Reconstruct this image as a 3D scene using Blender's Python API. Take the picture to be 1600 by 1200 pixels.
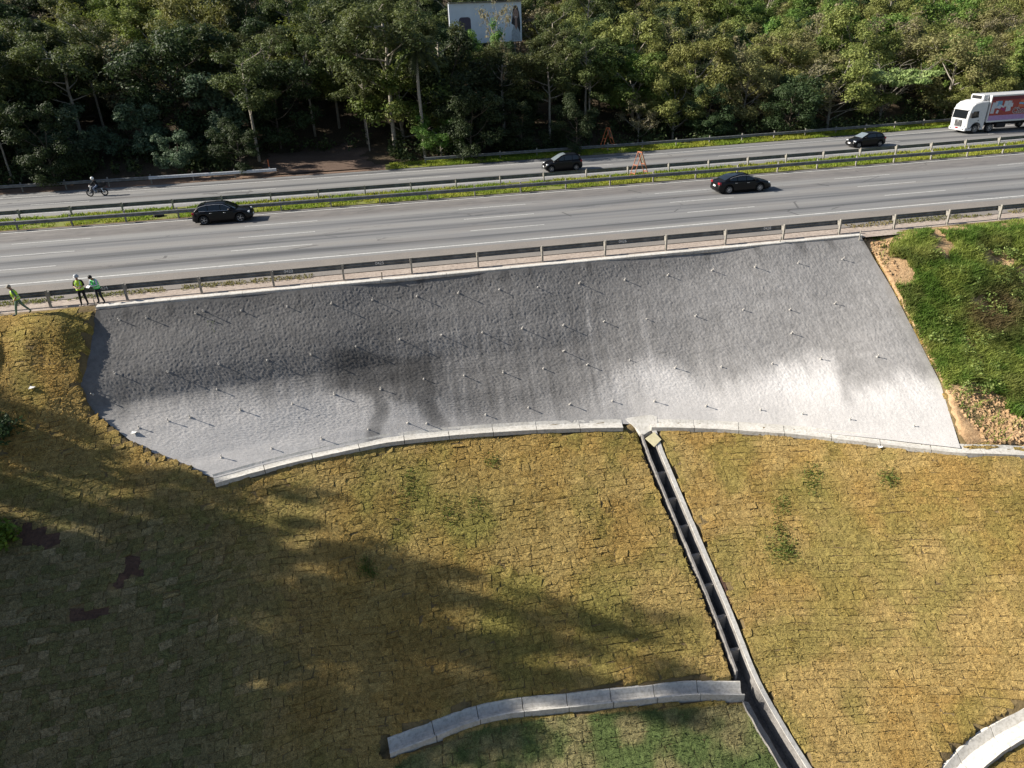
import bpy, bmesh, math, random
import numpy as np
from mathutils import Matrix, Vector

# ------------------------------------------------------------------ reset
for o in list(bpy.data.objects):
    bpy.data.objects.remove(o, do_unlink=True)
scene = bpy.context.scene
COL = scene.collection
rng = np.random.default_rng(7)
random.seed(7)

# ------------------------------------------------------------------ camera
# x runs along the motorway, y across it (away from the drone), z up; road surface z = 0
FPX = 1112.6
CAM = np.array([0.0, 0.0, 13.33])
_p, _y, _r = math.radians(27.12), math.radians(9.855), math.radians(-2.26)
CF = np.array([math.sin(_y)*math.cos(_p), math.cos(_y)*math.cos(_p), -math.sin(_p)])
_rt = np.array([math.cos(_y), -math.sin(_y), 0.0]); _up = np.cross(_rt, CF)
CR = math.cos(_r)*_rt + math.sin(_r)*_up
CU = -math.sin(_r)*_rt + math.cos(_r)*_up
cd = bpy.data.cameras.new('camera'); cam = bpy.data.objects.new('camera', cd); COL.objects.link(cam)
cd.sensor_width = 36.0; cd.lens = FPX/1600*36.0; cd.clip_start = 0.5; cd.clip_end = 3000
cam.matrix_world = Matrix(((CR[0], CU[0], -CF[0], CAM[0]), (CR[1], CU[1], -CF[1], CAM[1]), (CR[2], CU[2], -CF[2], CAM[2]), (0, 0, 0, 1)))
scene.camera = cam

# ------------------------------------------------------------------ sky, sun, exposure
SUN_EL, SUN_AZ = math.radians(31), math.radians(11.5)      # azimuth: behind the road's left end
S = np.array([-math.cos(SUN_EL)*math.cos(SUN_AZ), math.cos(SUN_EL)*math.sin(SUN_AZ), math.sin(SUN_EL)])
world = bpy.data.worlds.new('World'); scene.world = world; world.use_nodes = True
wn = world.node_tree.nodes; bg = wn['Background']
sky = wn.new('ShaderNodeTexSky'); sky.sky_type = 'NISHITA'; sky.sun_disc = False
sky.sun_elevation = SUN_EL; sky.sun_rotation = math.atan2(S[0], S[1])
sky.air_density = 1.0; sky.dust_density = 1.0
world.node_tree.links.new(sky.outputs[0], bg.inputs[0]); bg.inputs[1].default_value = 0.06
sl = bpy.data.lights.new('sun', 'SUN'); sl.energy = 5.0; sl.angle = math.radians(0.53); sl.color = (1.0, 0.93, 0.82)
so = bpy.data.objects.new('sun', sl); COL.objects.link(so)
so.rotation_euler = Vector(S).to_track_quat('Z', 'Y').to_euler()
vs = scene.view_settings
vs.view_transform = 'Standard'; vs.look = 'None'; vs.gamma = 1.0; vs.use_curve_mapping = False; vs.exposure = 1.0
scene.cycles.max_bounces = 4; scene.cycles.diffuse_bounces = 2; scene.cycles.glossy_bounces = 2; scene.cycles.transmission_bounces = 2; scene.cycles.transparent_max_bounces = 4
scene.cycles.use_denoising = True

# ------------------------------------------------------------------ small maths
def ray(px, py): return CF + CR*(px-800)/FPX - CU*(py-600)/FPX
def onz(px, py, z=0.0):
    d = ray(px, py); return CAM + d*((z-CAM[2])/d[2])
def project(P):
    d = np.asarray(P, float) - CAM; zz = d @ CF
    return 800+FPX*(d @ CR)/zz, 600-FPX*(d @ CU)/zz, zz
def smooth(a, b, x):
    t = np.clip((np.asarray(x, float)-a)/(b-a), 0, 1); return t*t*(3-2*t)
_perm = np.random.default_rng(3).random((256, 256))
def vnoise(x, y, sx=1.0, sy=None):
    """smooth value noise in 0..1"""
    sy = sx if sy is None else sy
    x = np.asarray(x, float)/sx; y = np.asarray(y, float)/sy
    xi = np.floor(x).astype(int); yi = np.floor(y).astype(int)
    fx = x-xi; fy = y-yi; fx = fx*fx*(3-2*fx); fy = fy*fy*(3-2*fy)
    g = lambda a, b: _perm[a % 256, b % 256]
    return (g(xi, yi)*(1-fx)+g(xi+1, yi)*fx)*(1-fy)+(g(xi, yi+1)*(1-fx)+g(xi+1, yi+1)*fx)*fy
def fbm(x, y, s, n=4):
    x = np.asarray(x, float); y = np.asarray(y, float)
    a, t, v = 1.0, 0.0, 0.0
    for i in range(n):
        v = v + a*vnoise(x+17.3*i, y-9.1*i, s); t += a; a *= .5; s *= .5
    return v/t
def in_poly(x, y, poly):
    x = np.asarray(x, float); y = np.asarray(y, float); r = np.zeros(x.shape, bool)
    n = len(poly)
    for i in range(n):
        x1, y1 = poly[i][0], poly[i][1]; x2, y2 = poly[(i+1) % n][0], poly[(i+1) % n][1]
        if y1 == y2: continue
        r ^= ((y1 > y) != (y2 > y)) & (x < (x2-x1)*(y-y1)/(y2-y1)+x1)
    return r
def dist_path(x, y, path):
    x = np.asarray(x, float); y = np.asarray(y, float); d = np.full(x.shape, 1e9)
    for a, b in zip(path[:-1], path[1:]):
        ax, ay = a[0], a[1]; bx, by = b[0]-ax, b[1]-ay
        t = np.clip(((x-ax)*bx+(y-ay)*by)/(bx*bx+by*by+1e-12), 0, 1)
        d = np.minimum(d, np.hypot(x-ax-t*bx, y-ay-t*by))
    return d
def near_path(x, y, path, zs):
    x = np.asarray(x, float); y = np.asarray(y, float); d = np.full(x.shape, 1e9); z = np.zeros(x.shape)
    for k in range(len(path)-1):
        a, b = path[k], path[k+1]; bx, by = b[0]-a[0], b[1]-a[1]
        t = np.clip(((x-a[0])*bx+(y-a[1])*by)/(bx*bx+by*by+1e-12), 0, 1); q = np.hypot(x-a[0]-t*bx, y-a[1]-t*by)
        z = np.where(q < d, zs[k]*(1-t)+zs[k+1]*t, z); d = np.minimum(d, q)
    return d, z
def resample(path, step):
    P = np.asarray(path, float); seg = np.linalg.norm(np.diff(P, axis=0), axis=1); s = np.r_[0, np.cumsum(seg)]
    n = max(2, int(round(s[-1]/step))+1); q = np.linspace(0, s[-1], n)
    return np.stack([np.interp(q, s, P[:, i]) for i in range(P.shape[1])], 1)
def rounded(path, step, it=3):
    P = resample(path, step)
    for _ in range(it):
        P[1:-1] = P[1:-1]*.5+(P[:-2]+P[2:])*.25
    return P

# ------------------------------------------------------------------ object helpers
def tag(o, label=None, cat=None, group=None, kind=None):
    if label: o['label'] = label
    if cat: o['category'] = cat
    if group: o['group'] = group
    if kind: o['kind'] = kind
    return o
def empty(name, loc=(0, 0, 0), rz=0.0):
    o = bpy.data.objects.new(name, None); COL.objects.link(o); o.location = loc; o.rotation_euler = (0, 0, rz)
    o.empty_display_size = .2
    return o
def link(name, me, parent=None, loc=None):
    o = bpy.data.objects.new(name, me); COL.objects.link(o)
    if parent is not None: o.parent = parent
    if loc is not None: o.location = loc
    return o
def mesh(name, V, F, mat=None, col=None, flat=True, mats=None, midx=None):
    """V (n,3), F array (m,3|4) or list of tuples; col (n,3) per-vertex albedo"""
    me = bpy.data.meshes.new(name)
    V = np.asarray(V, np.float32)
    if isinstance(F, np.ndarray) and F.ndim == 2:
        m, k = F.shape
        me.vertices.add(len(V)); me.vertices.foreach_set('co', V.ravel())
        me.loops.add(m*k); me.loops.foreach_set('vertex_index', F.astype(np.int32).ravel())
        me.polygons.add(m); me.polygons.foreach_set('loop_start', np.arange(0, m*k, k, dtype=np.int32))
        me.polygons.foreach_set('loop_total', np.full(m, k, np.int32))
        me.update(calc_edges=True)
    else:
        me.from_pydata([tuple(map(float, v)) for v in V], [], [tuple(int(i) for i in f) for f in F])
    me.polygons.foreach_set('use_smooth', np.full(len(me.polygons), not flat, bool))
    if col is not None:
        c = np.ones((len(V), 4), np.float32); c[:, :3] = col
        a = me.color_attributes.new('col', 'FLOAT_COLOR', 'POINT'); a.data.foreach_set('color', c.ravel())
    for m_ in (mats or ([mat] if mat else [])): me.materials.append(m_)
    if midx is not None: me.polygons.foreach_set('material_index', np.asarray(midx, np.int32))
    me.validate(); me.update()
    return me
def obj(name, V, F, mat=None, parent=None, **k):
    return link(name, mesh(name, V, F, mat, **k), parent)
class MB:
    """collects simple solids into one mesh"""
    def __init__(s): s.V = []; s.F = []
    def add(s, V, F):
        b = len(s.V); s.V += [tuple(map(float, v)) for v in V]; s.F += [tuple(i+b for i in f) for f in F]; return s
    def box(s, c, d, rot=None):
        x, y, z = d[0]/2, d[1]/2, d[2]/2
        P = np.array([(-x, -y, -z), (x, -y, -z), (x, y, -z), (-x, y, -z), (-x, -y, z), (x, -y, z), (x, y, z), (-x, y, z)])
        if rot is not None: P = P @ np.asarray(rot).T
        return s.add(P+np.asarray(c, float), [(0, 3, 2, 1), (4, 5, 6, 7), (0, 1, 5, 4), (1, 2, 6, 5), (2, 3, 7, 6), (3, 0, 4, 7)])
    def cbox(s, c, d, b, seg=1, rot=None):
        """box with bevelled edges"""
        bm = bmesh.new(); bmesh.ops.create_cube(bm, size=1.0)
        for v in bm.verts: v.co = (v.co.x*d[0], v.co.y*d[1], v.co.z*d[2])
        bmesh.ops.bevel(bm, geom=bm.edges[:], offset=b, segments=seg, affect='EDGES', profile=.5)
        bm.verts.index_update(); P = np.array([v.co[:] for v in bm.verts])
        if rot is not None: P = P @ np.asarray(rot).T
        s.add(P+np.asarray(c, float), [[v.index for v in f.verts] for f in bm.faces]); bm.free(); return s
    def tube(s, pts, rad, n=6, cap=True):
        pts = np.asarray(pts, float); rad = np.full(len(pts), rad) if np.isscalar(rad) else np.asarray(rad, float)
        V = []
        for i, p in enumerate(pts):
            t = pts[min(i+1, len(pts)-1)]-pts[max(i-1, 0)]; t = t/(np.linalg.norm(t)+1e-9)
            a = np.cross(t, (0, 0, 1.0) if abs(t[2]) < .9 else (1.0, 0, 0)); a /= np.linalg.norm(a); b = np.cross(t, a)
            for k in range(n):
                w = 2*math.pi*k/n; V.append(p+rad[i]*(math.cos(w)*a+math.sin(w)*b))
        F = [(i*n+k, i*n+(k+1) % n, (i+1)*n+(k+1) % n, (i+1)*n+k) for i in range(len(pts)-1) for k in range(n)]
        if cap: F += [tuple(range(n-1, -1, -1)), tuple(range((len(pts)-1)*n, len(pts)*n))]
        return s.add(V, F)
    def lathe(s, prof, n=20, axis='y', c=(0, 0, 0), cap=True):
        """prof: list of (radius, axial)"""
        V = []
        for r, a in prof:
            for k in range(n):
                w = 2*math.pi*k/n
                q = (r*math.cos(w), a, r*math.sin(w)) if axis == 'y' else (r*math.cos(w), r*math.sin(w), a)
                V.append(np.add(q, c))
        F = [(i*n+k, i*n+(k+1) % n, (i+1)*n+(k+1) % n, (i+1)*n+k) for i in range(len(prof)-1) for k in range(n)]
        if cap: F += [tuple(range(n-1, -1, -1)), tuple(range((len(prof)-1)*n, len(prof)*n))]
        else: F += [((len(prof)-1)*n+k, (len(prof)-1)*n+(k+1) % n, (k+1) % n, k) for k in range(n)]
        return s.add(V, F)
    def prism(s, poly, y0, y1):
        """xz outline extruded along y"""
        n = len(poly); V = [(p[0], y0, p[1]) for p in poly]+[(p[0], y1, p[1]) for p in poly]
        F = [tuple(range(n-1, -1, -1)), tuple(range(n, 2*n))]+[(i, (i+1) % n, n+(i+1) % n, n+i) for i in range(n)]
        return s.add(V, F)
    def loft(s, secs, close=True, caps=True):
        n = len(secs[0]); V = [p for q in secs for p in q]; F = []
        for i in range(len(secs)-1):
            for k in range(n if close else n-1):
                F.append((i*n+k, i*n+(k+1) % n, (i+1)*n+(k+1) % n, (i+1)*n+k))
        if caps: F += [tuple(range(n-1, -1, -1)), tuple(range((len(secs)-1)*n, len(secs)*n))]
        return s.add(V, F)
    def mesh(s, name, mat, flat=True):
        me = mesh(name, np.array(s.V), s.F, mat, flat=flat)
        b = bmesh.new(); b.from_mesh(me); bmesh.ops.recalc_face_normals(b, faces=b.faces); b.to_mesh(me); b.free()
        return me
    def build(s, name, mat, parent=None, flat=True, loc=None): return link(name, s.mesh(name, mat, flat), parent, loc)

# ------------------------------------------------------------------ materials
class NT:
    def __init__(s, name):
        s.m = bpy.data.materials.new(name); s.m.use_nodes = True; s.t = s.m.node_tree
        s.b = s.t.nodes['Principled BSDF']; s.geo = None
    def n(s, typ, **k):
        nd = s.t.nodes.new(typ)
        for a, v in k.items(): setattr(nd, a, v)
        return nd
    def l(s, a, b): s.t.links.new(a, b)
    def pos(s):
        if s.geo is None: s.geo = s.n('ShaderNodeNewGeometry').outputs['Position']
        return s.geo
    def scaled(s, v, sc):
        m = s.n('ShaderNodeVectorMath', operation='MULTIPLY'); s.l(v, m.inputs[0]); m.inputs[1].default_value = sc; return m.outputs[0]
    def noise(s, v, scale, detail=4, rough=.55):
        nd = s.n('ShaderNodeTexNoise'); s.l(v, nd.inputs['Vector']); nd.inputs['Scale'].default_value = scale
        nd.inputs['Detail'].default_value = detail; nd.inputs['Roughness'].default_value = rough; return nd.outputs['Fac']
    def ramp(s, f, stops):
        r = s.n('ShaderNodeValToRGB'); s.l(f, r.inputs[0]); e = r.color_ramp.elements
        while len(e) < len(stops): e.new(.5)
        for i, (p, c) in enumerate(stops): e[i].position = p; e[i].color = (*c, 1) if len(c) == 3 else c
        return r.outputs[0]
    def mix(s, a, b, f, mode='MIX'):
        m = s.n('ShaderNodeMix', data_type='RGBA', blend_type=mode)
        for v, i in ((f, 0), (a, 6), (b, 7)):
            if hasattr(v, 'node'): s.l(v, m.inputs[i])
            else: m.inputs[i].default_value = v if i == 0 else (*v, 1)
        return m.outputs[2]
    def bump(s, h, strength, dist):
        b = s.n('ShaderNodeBump'); s.l(h, b.inputs['Height']); b.inputs['Strength'].default_value = strength; b.inputs['Distance'].default_value = dist
        s.l(b.outputs[0], s.b.inputs['Normal']); return b
    def attr(s, nm='col'):
        a = s.n('ShaderNodeAttribute'); a.attribute_name = nm; return a.outputs['Color']
    def fin(s, colr=None, rough=.8, spec=.3, metal=0.0, coat=0.0):
        if colr is not None:
            if hasattr(colr, 'node'): s.l(colr, s.b.inputs['Base Color'])
            else: s.b.inputs['Base Color'].default_value = (*colr, 1)
        s.b.inputs['Roughness'].default_value = rough; s.b.inputs['Specular IOR Level'].default_value = spec
        s.b.inputs['Metallic'].default_value = metal; s.b.inputs['Coat Weight'].default_value = coat
        s.b.inputs['Coat Roughness'].default_value = .05
        return s.m
def plain(name, c, rough=.6, spec=.4, metal=0.0, coat=0.0, var=.18, sc=6.0):
    t = NT(name); tc = t.n('ShaderNodeTexCoord').outputs['Object']
    f = t.noise(tc, sc, 5); lo = tuple(v*(1-var) for v in c); hi = tuple(min(1, v*(1+var)) for v in c)
    return t.fin(t.ramp(f, [(.3, lo), (.7, hi)]), rough, spec, metal, coat)
def ground_mat(name, c1, c2, c3, big, fine, bstr=.6, bdist=.05, rough=.95):
    t = NT(name); p = t.pos()
    f1 = t.noise(p, big, 5, .6); f2 = t.noise(p, fine, 6, .65)
    c = t.mix(t.ramp(f1, [(.35, c1), (.65, c2)]), c3, t.ramp(f2, [(.45, (0, 0, 0)), (.72, (1, 1, 1))]))
    t.bump(f2, bstr, bdist); return t.fin(c, rough, .15)
def vcol_mat(name, rough=.9, spec=.15, fine=20.0, amt=.35, bstr=.5, bdist=.03, leaf=False, rnd=0.0):
    t = NT(name); a = t.attr(); c = a
    if fine:
        f = t.noise(t.pos(), fine, 5, .7)
        c = t.mix(a, t.ramp(f, [(.25, (1-amt,)*3), (.75, (1+amt,)*3)]), 1.0, 'MULTIPLY')
        if bstr: t.bump(f, bstr, bdist)
    if rnd:
        oi = t.n('ShaderNodeObjectInfo').outputs['Random']
        h = t.n('ShaderNodeHueSaturation'); t.l(c, h.inputs['Color'])
        mp = t.n('ShaderNodeMapRange'); t.l(oi, mp.inputs[0]); mp.inputs[3].default_value = .5-.014*rnd; mp.inputs[4].default_value = .5+.022*rnd; t.l(mp.outputs[0], h.inputs['Hue'])
        m2 = t.n('ShaderNodeMapRange'); t.l(oi, m2.inputs[0]); m2.inputs[3].default_value = 1-.25*rnd; m2.inputs[4].default_value = 1+.25*rnd; t.l(m2.outputs[0], h.inputs['Value'])
        c = h.outputs[0]
    m = t.fin(c, rough, spec)
    if leaf:
        tr = t.n('ShaderNodeBsdfTranslucent'); t.l(c, tr.inputs[0])
        mx = t.n('ShaderNodeMixShader'); mx.inputs[0].default_value = leaf
        t.l(t.b.outputs[0], mx.inputs[1]); t.l(tr.outputs[0], mx.inputs[2]); t.l(mx.outputs[0], t.t.nodes['Material Output'].inputs[0])
    return m

def asphalt():
    t = NT('asphalt'); p = t.pos()
    streak = t.noise(t.scaled(p, (.035, 1.6, 1)), 1.0, 5, .6)
    fine = t.noise(p, 14, 6, .7); patch = t.noise(t.scaled(p, (.12, .5, 1)), 1.0, 3)
    sx = t.n('ShaderNodeSeparateXYZ'); t.l(p, sx.inputs[0])
    # dark oil track down the middle of every lane of the near carriageway
    w = t.n('ShaderNodeMath', operation='MULTIPLY_ADD'); t.l(sx.outputs[1], w.inputs[0]); w.inputs[1].default_value = 2*math.pi/3.37; w.inputs[2].default_value = -2*math.pi*48.2/3.37
    cs = t.n('ShaderNodeMath', operation='COSINE'); t.l(w.outputs[0], cs.inputs[0])
    ad = t.n('ShaderNodeMath', operation='MULTIPLY_ADD'); t.l(streak, ad.inputs[0]); ad.inputs[1].default_value = 1.3; 
    m3 = t.n('ShaderNodeMath', operation='MULTIPLY'); t.l(cs.outputs[0], m3.inputs[0]); m3.inputs[1].default_value = -.21; t.l(m3.outputs[0], ad.inputs[2])
    c = t.ramp(ad.outputs[0], [(.34, (.075, .077, .081)), (.58, (.155, .156, .159)), (.9, (.21, .208, .202))])
    c = t.mix(c, (.19, .172, .155), t.ramp(patch, [(.5, (0, 0, 0)), (.8, (.55,)*3)]))
    c = t.mix(c, t.ramp(fine, [(.3, (.8,)*3), (.7, (1.18,)*3)]), 1.0, 'MULTIPLY')
    mx = t.n('ShaderNodeMapRange'); t.l(sx.outputs[1], mx.inputs[0]); mx.inputs[1].default_value = 56.8; mx.inputs[2].default_value = 58.0
    mx2 = t.n('ShaderNodeMapRange'); t.l(sx.outputs[1], mx2.inputs[0]); mx2.inputs[1].default_value = 62.0; mx2.inputs[2].default_value = 61.5
    mm = t.n('ShaderNodeMath', operation='MULTIPLY'); t.l(mx.outputs[0], mm.inputs[0]); t.l(mx2.outputs[0], mm.inputs[1])
    mot = t.noise(t.scaled(p, (.5, 2.2, 1)), 1.0, 6, .75); mk = t.n('ShaderNodeMath', operation='MULTIPLY'); t.l(mm.outputs[0], mk.inputs[0]); mk.inputs[1].default_value = .75
    c = t.mix(c, t.ramp(mot, [(.35, (.10, .094, .09)), (.65, (.195, .178, .165))]), mk.outputs[0])
    vor = t.n('ShaderNodeTexVoronoi', feature='DISTANCE_TO_EDGE'); t.l(t.scaled(p, (.10, .32, 1)), vor.inputs['Vector']); vor.inputs['Scale'].default_value = 1.0
    wn_ = t.noise(p, .35, 3); gate = t.n('ShaderNodeMath', operation='GREATER_THAN'); t.l(wn_, gate.inputs[0]); gate.inputs[1].default_value = .55
    lt = t.n('ShaderNodeMath', operation='LESS_THAN'); t.l(vor.outputs[0], lt.inputs[0]); lt.inputs[1].default_value = .008
    ck = t.n('ShaderNodeMath', operation='MULTIPLY'); t.l(gate.outputs[0], ck.inputs[0]); t.l(lt.outputs[0], ck.inputs[1]); c2 = t.n('ShaderNodeMath', operation='MULTIPLY'); t.l(ck.outputs[0], c2.inputs[0]); c2.inputs[1].default_value = .6
    c = t.mix(c, (.05, .05, .05), c2.outputs[0])
    t.bump(fine, .25, .01)
    return t.fin(c, .85, .3)
M = {}
M['asphalt'] = asphalt()
M['shoulder'] = ground_mat('worn_shoulder', (.205, .185, .165), (.165, .153, .142), (.24, .22, .20), .5, 9, .4, .02)
M['paint'] = ground_mat('road_paint', (.50, .50, .48), (.60, .60, .58), (.28, .28, .27), 1.5, 7, .1, .005, .7)
M['soil'] = ground_mat('brown_soil', (.145, .095, .058), (.21, .145, .085), (.10, .068, .042), .35, 7, .8, .08)
M['redsoil'] = ground_mat('red_soil', (.085, .050, .036), (.115, .07, .05), (.05, .032, .026), 1.5, 8, .9, .08)
M['thatch'] = ground_mat('dry_thatch', (.15, .11, .055), (.21, .155, .075), (.11, .08, .042), .5, 8, .8, .05)
M['tansoil'] = ground_mat('ochre_soil', (.40, .26, .14), (.48, .33, .19), (.25, .15, .08), .7, 6, .9, .08)
M['forestfloor'] = ground_mat('forest_floor', (.055, .042, .028), (.085, .062, .040), (.035, .032, .018), .3, 5, .8, .1)
M['dirt'] = ground_mat('packed_dirt', (.17, .115, .085), (.22, .155, .115), (.11, .075, .055), .5, 6, .6, .05)
M['shot'] = vcol_mat('sprayed_concrete', .9, .2, 26.0, .30, .6, .02)
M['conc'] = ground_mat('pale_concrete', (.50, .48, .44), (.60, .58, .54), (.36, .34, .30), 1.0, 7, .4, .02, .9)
M['conc2'] = ground_mat('grey_concrete', (.20, .19, .18), (.28, .265, .25), (.12, .11, .10), 1.2, 9, .4, .02, .9)  # channel walls and steps: shade inside the channel darkens this colour
M['conc3'] = ground_mat('shaded_concrete', (.10, .092, .088), (.15, .138, .13), (.06, .055, .05), 1.2, 9, .4, .02, .9)  # channel floor: the shade at the bottom is put into the colour
def turf_mat():
    t = NT('dry_turf'); a = t.attr(); p = t.pos(); f1 = t.noise(p, 5.5, 3, .6); f2 = t.noise(p, 22, 4, .75)
    c = t.mix(a, t.ramp(f1, [(.28, (.72,)*3), (.72, (1.25,)*3)]), 1.0, 'MULTIPLY'); c = t.mix(c, t.ramp(f2, [(.30, (.42, .44, .42)), (.50, (1.0,)*3), (.72, (1.62, 1.58, 1.5))]), 1.0, 'MULTIPLY')
    t.bump(f2, 1.0, .08); return t.fin(c, .95, .08)
M['sod'] = turf_mat()
M['blade'] = vcol_mat('grass_blades', .7, .25, 0, leaf=.42)
M['leaf'] = vcol_mat('tree_leaves', .6, .3, 0, leaf=.35, rnd=1.0)
M['bark'] = ground_mat('pale_bark', (.27, .24, .20), (.37, .34, .29), (.16, .14, .11), 1.5, 10, .6, .03)
M['barkd'] = ground_mat('dark_bark', (.085, .068, .052), (.13, .11, .088), (.05, .04, .03), 1.5, 10, .6, .03)
M['steel'] = plain('weathered_steel', (.15, .155, .155), .6, .4, .35, var=.3, sc=3)
M['post'] = plain('galvanised_post', (.27, .255, .225), .7, .4, .2, var=.3, sc=5)
M['newsteel'] = plain('bright_steel', (.55, .56, .58), .45, .5, .4)
M['white'] = plain('white_lettering', (.75, .75, .73), .6)

# ================================================================== TERRAIN BELOW THE ROAD
# toe of the wall and its two ends (x, y, z in metres)
TOE = np.array([(-9.94, 32.65, -7.00), (-7.96, 33.24, -7.00), (-5.72, 33.76, -7.00), (-1.30, 34.54, -7.05), (2.25, 34.60, -7.20), (5.88, 34.44, -7.35), (9.55, 34.07, -7.50),
                (13.21, 33.55, -7.65), (17.57, 32.37, -7.70), (21.59, 30.76, -7.70), (25.20, 28.87, -7.70), (28.57, 27.02, -7.70)])
LEFT_EDGE = np.array([(-15.94, 40.30, 0), (-16.20, 39.39, -1.00), (-16.36, 38.26, -2.00), (-16.65, 37.25, -3.00), (-16.24, 36.41, -4.15), (-13.74, 34.46, -5.60), (-11.85, 33.57, -6.35), (-9.94, 32.65, -7.00)])
RIGHT_EDGE = np.array([(30.28, 40.36, 0), (30.55, 36.78, -2.50), (30.45, 33.36, -4.70), (30.04, 30.84, -5.95), (28.57, 27.02, -7.70)])
TOE_X = np.r_[-40, TOE[:, 0], 33, 60]; TOE_Y = np.r_[32.4, TOE[:, 1], 25.6, 23.5]; TOE_Z = np.r_[-7.0, TOE[:, 2], -7.2, -7.0]
def _control():
    C = []
    for x in range(-70, 91, 8): C += [(x, 40.4, 0), (x, 42.5, 0.0)]
    C += [tuple(p) for p in TOE]+[tuple(p) for p in LEFT_EDGE[1:-1]]+[tuple(p) for p in RIGHT_EDGE[1:]]
    for x in (-6, -2, 2, 6, 10, 14, 18, 22, 26, 30, 36, 44):
        ty = np.interp(x, TOE_X, TOE_Y); tz = np.interp(x, TOE_X, TOE_Z)
        for d in (2.2, 6, 10, 14, 18, 24):
            z = tz-.3-.585*(d-.6)
            if d > 13 and x < 14: z += .16*(d-13)            # flatter berm at the foot of the slope
            C.append((x, ty-d, z))
    for x in (34, 38, 44, 52):                               # vegetated bank at the far end of the wall
        C += [(x, 38.6, -.7), (x, 35, -3.1), (x, 31, -5.7), (x, 27.3, -7.5)]
    for px, py, z in ((0, 560, -1.7), (0, 630, -3.2), (0, 720, -5.1), (0, 800, -6.5), (0, 900, -8.2), (0, 1000, -9.7), (0, 1200, -12.6), (70, 560, -1.8), (70, 640, -3.7),
                      (110, 700, -5.3), (200, 760, -6.9), (150, 850, -8.0), (200, 1000, -10.5), (250, 1180, -13.5), (300, 850, -8.7), (400, 830, -9.0), (440, 930, -11.2), (480, 1050, -13.2), (520, 1200, -15.2)):
        C.append(tuple(onz(px, py, z)))
    for x in (-40, -32, -26, -22, -19, -17.6): C += [(x, 39.7, -.12), (x, 38.9, -.48)]
    for x, y, z in ((-30, 38, -1.2), (-30, 33, -6.0), (-30, 26, -9.2), (-30, 16, -13.5), (-45, 36, -2.8), (-45, 28, -6.5), (-45, 16, -11), (-60, 36, -2), (-60, 25, -6), (-60, 10, -10), (60, 34, -3), (60, 26, -7)):
        C.append((x, y, z))
    return np.array(C, float)
def _coons(n=14, m=7):
    def cv(P, t):
        q = np.r_[0, np.cumsum(np.linalg.norm(np.diff(P, axis=0), axis=1))]; q /= q[-1]; return np.stack([np.interp(t, q, P[:, i]) for i in range(3)], 1)
    u = np.linspace(0, 1, n); v = np.linspace(0, 1, m); t_, b_, l_, r_ = cv(np.array([LEFT_EDGE[0], RIGHT_EDGE[0]]), u), cv(TOE, u), cv(LEFT_EDGE, v), cv(RIGHT_EDGE, v)
    u = u[:, None, None]; v = v[None, :, None]
    return ((1-v)*t_[:, None]+v*b_[:, None]+(1-u)*l_[None]+u*r_[None]-((1-u)*(1-v)*t_[0]+u*(1-v)*t_[-1]+(1-u)*v*b_[0]+u*v*b_[-1]))[1:-1, 1:-1].reshape(-1, 3)
_C = np.concatenate([_control(), _coons()])
def _tps(r2): return np.where(r2 > 1e-9, r2*np.log(r2+1e-12), 0.0)
_K = _tps(((_C[:, None, :2]-_C[None, :, :2])**2).sum(-1))+np.eye(len(_C))*1.5
_P = np.c_[np.ones(len(_C)), _C[:, :2]]
_w = np.linalg.solve(np.block([[_K, _P], [_P.T, np.zeros((3, 3))]]), np.r_[_C[:, 2], np.zeros(3)])
GX = np.arange(-64, 72.1, .25); GY = np.arange(2, 41.01, .25)
_gx, _gy = np.meshgrid(GX, GY, indexing='ij'); _q = np.stack([_gx.ravel(), _gy.ravel()], 1)
_h = np.zeros(len(_q))
for i in range(0, len(_q), 8000):
    q = _q[i:i+8000]; _h[i:i+8000] = _tps(((q[:, None]-_C[None, :, :2])**2).sum(-1)) @ _w[:-3]+np.c_[np.ones(len(q)), q] @ _w[-3:]
HH = _h.reshape(_gx.shape); HH = np.minimum(HH, 0.0)
HH = np.maximum.accumulate(HH, axis=1)                       # ground always rises towards the road
def hgt(x, y):
    fx = np.clip((np.asarray(x, float)-GX[0])/.25, 0, len(GX)-1.001); fy = np.clip((np.asarray(y, float)-GY[0])/.25, 0, len(GY)-1.001)
    i = fx.astype(int); j = fy.astype(int); a = fx-i; b = fy-j
    return HH[i, j]*(1-a)*(1-b)+HH[i+1, j]*a*(1-b)+HH[i, j+1]*(1-a)*b+HH[i+1, j+1]*a*b
def ground_at(px, py):
    """where the line of sight through a picture point meets the slope"""
    d = ray(px, py); lo, hi = 10.0, 60.0
    t = np.linspace(lo, hi, 900); P = CAM+t[:, None]*d; below = P[:, 2] < hgt(P[:, 0], P[:, 1])
    k = int(np.argmax(below)) if below.any() else 899
    return P[k]
WALL_POLY = [tuple(p[:2]) for p in np.concatenate([LEFT_EDGE, TOE[1:], RIGHT_EDGE[::-1][1:]])]
CH_PATH = rounded([ground_at(*p)[:2] for p in ((1012, 678), (1018, 700), (1050, 775), (1090, 870), (1130, 965), (1168, 1068), (1215, 1150), (1262, 1222), (1300, 1290))], .5)
BERM_PATH = rounded([ground_at(*p)[:2] for p in ((607, 1168), (665, 1148), (725, 1122), (790, 1106), (860, 1099), (930, 1092), (1010, 1084), (1080, 1077), (1160, 1078))], .4)
RDRAIN_PATH = rounded([ground_at(*p)[:2] for p in ((1470, 1245), (1500, 1200), (1545, 1160), (1605, 1128), (1680, 1095))], .4)
TOE_END = [(28.57, 27.02), (30.2, 26.6), (32.5, 26.0), (36.5, 25.2), (44, 24.2)]
TOE_PATH = rounded([tuple(p[:2]) for p in TOE]+TOE_END[1:], .4, 2)
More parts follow.
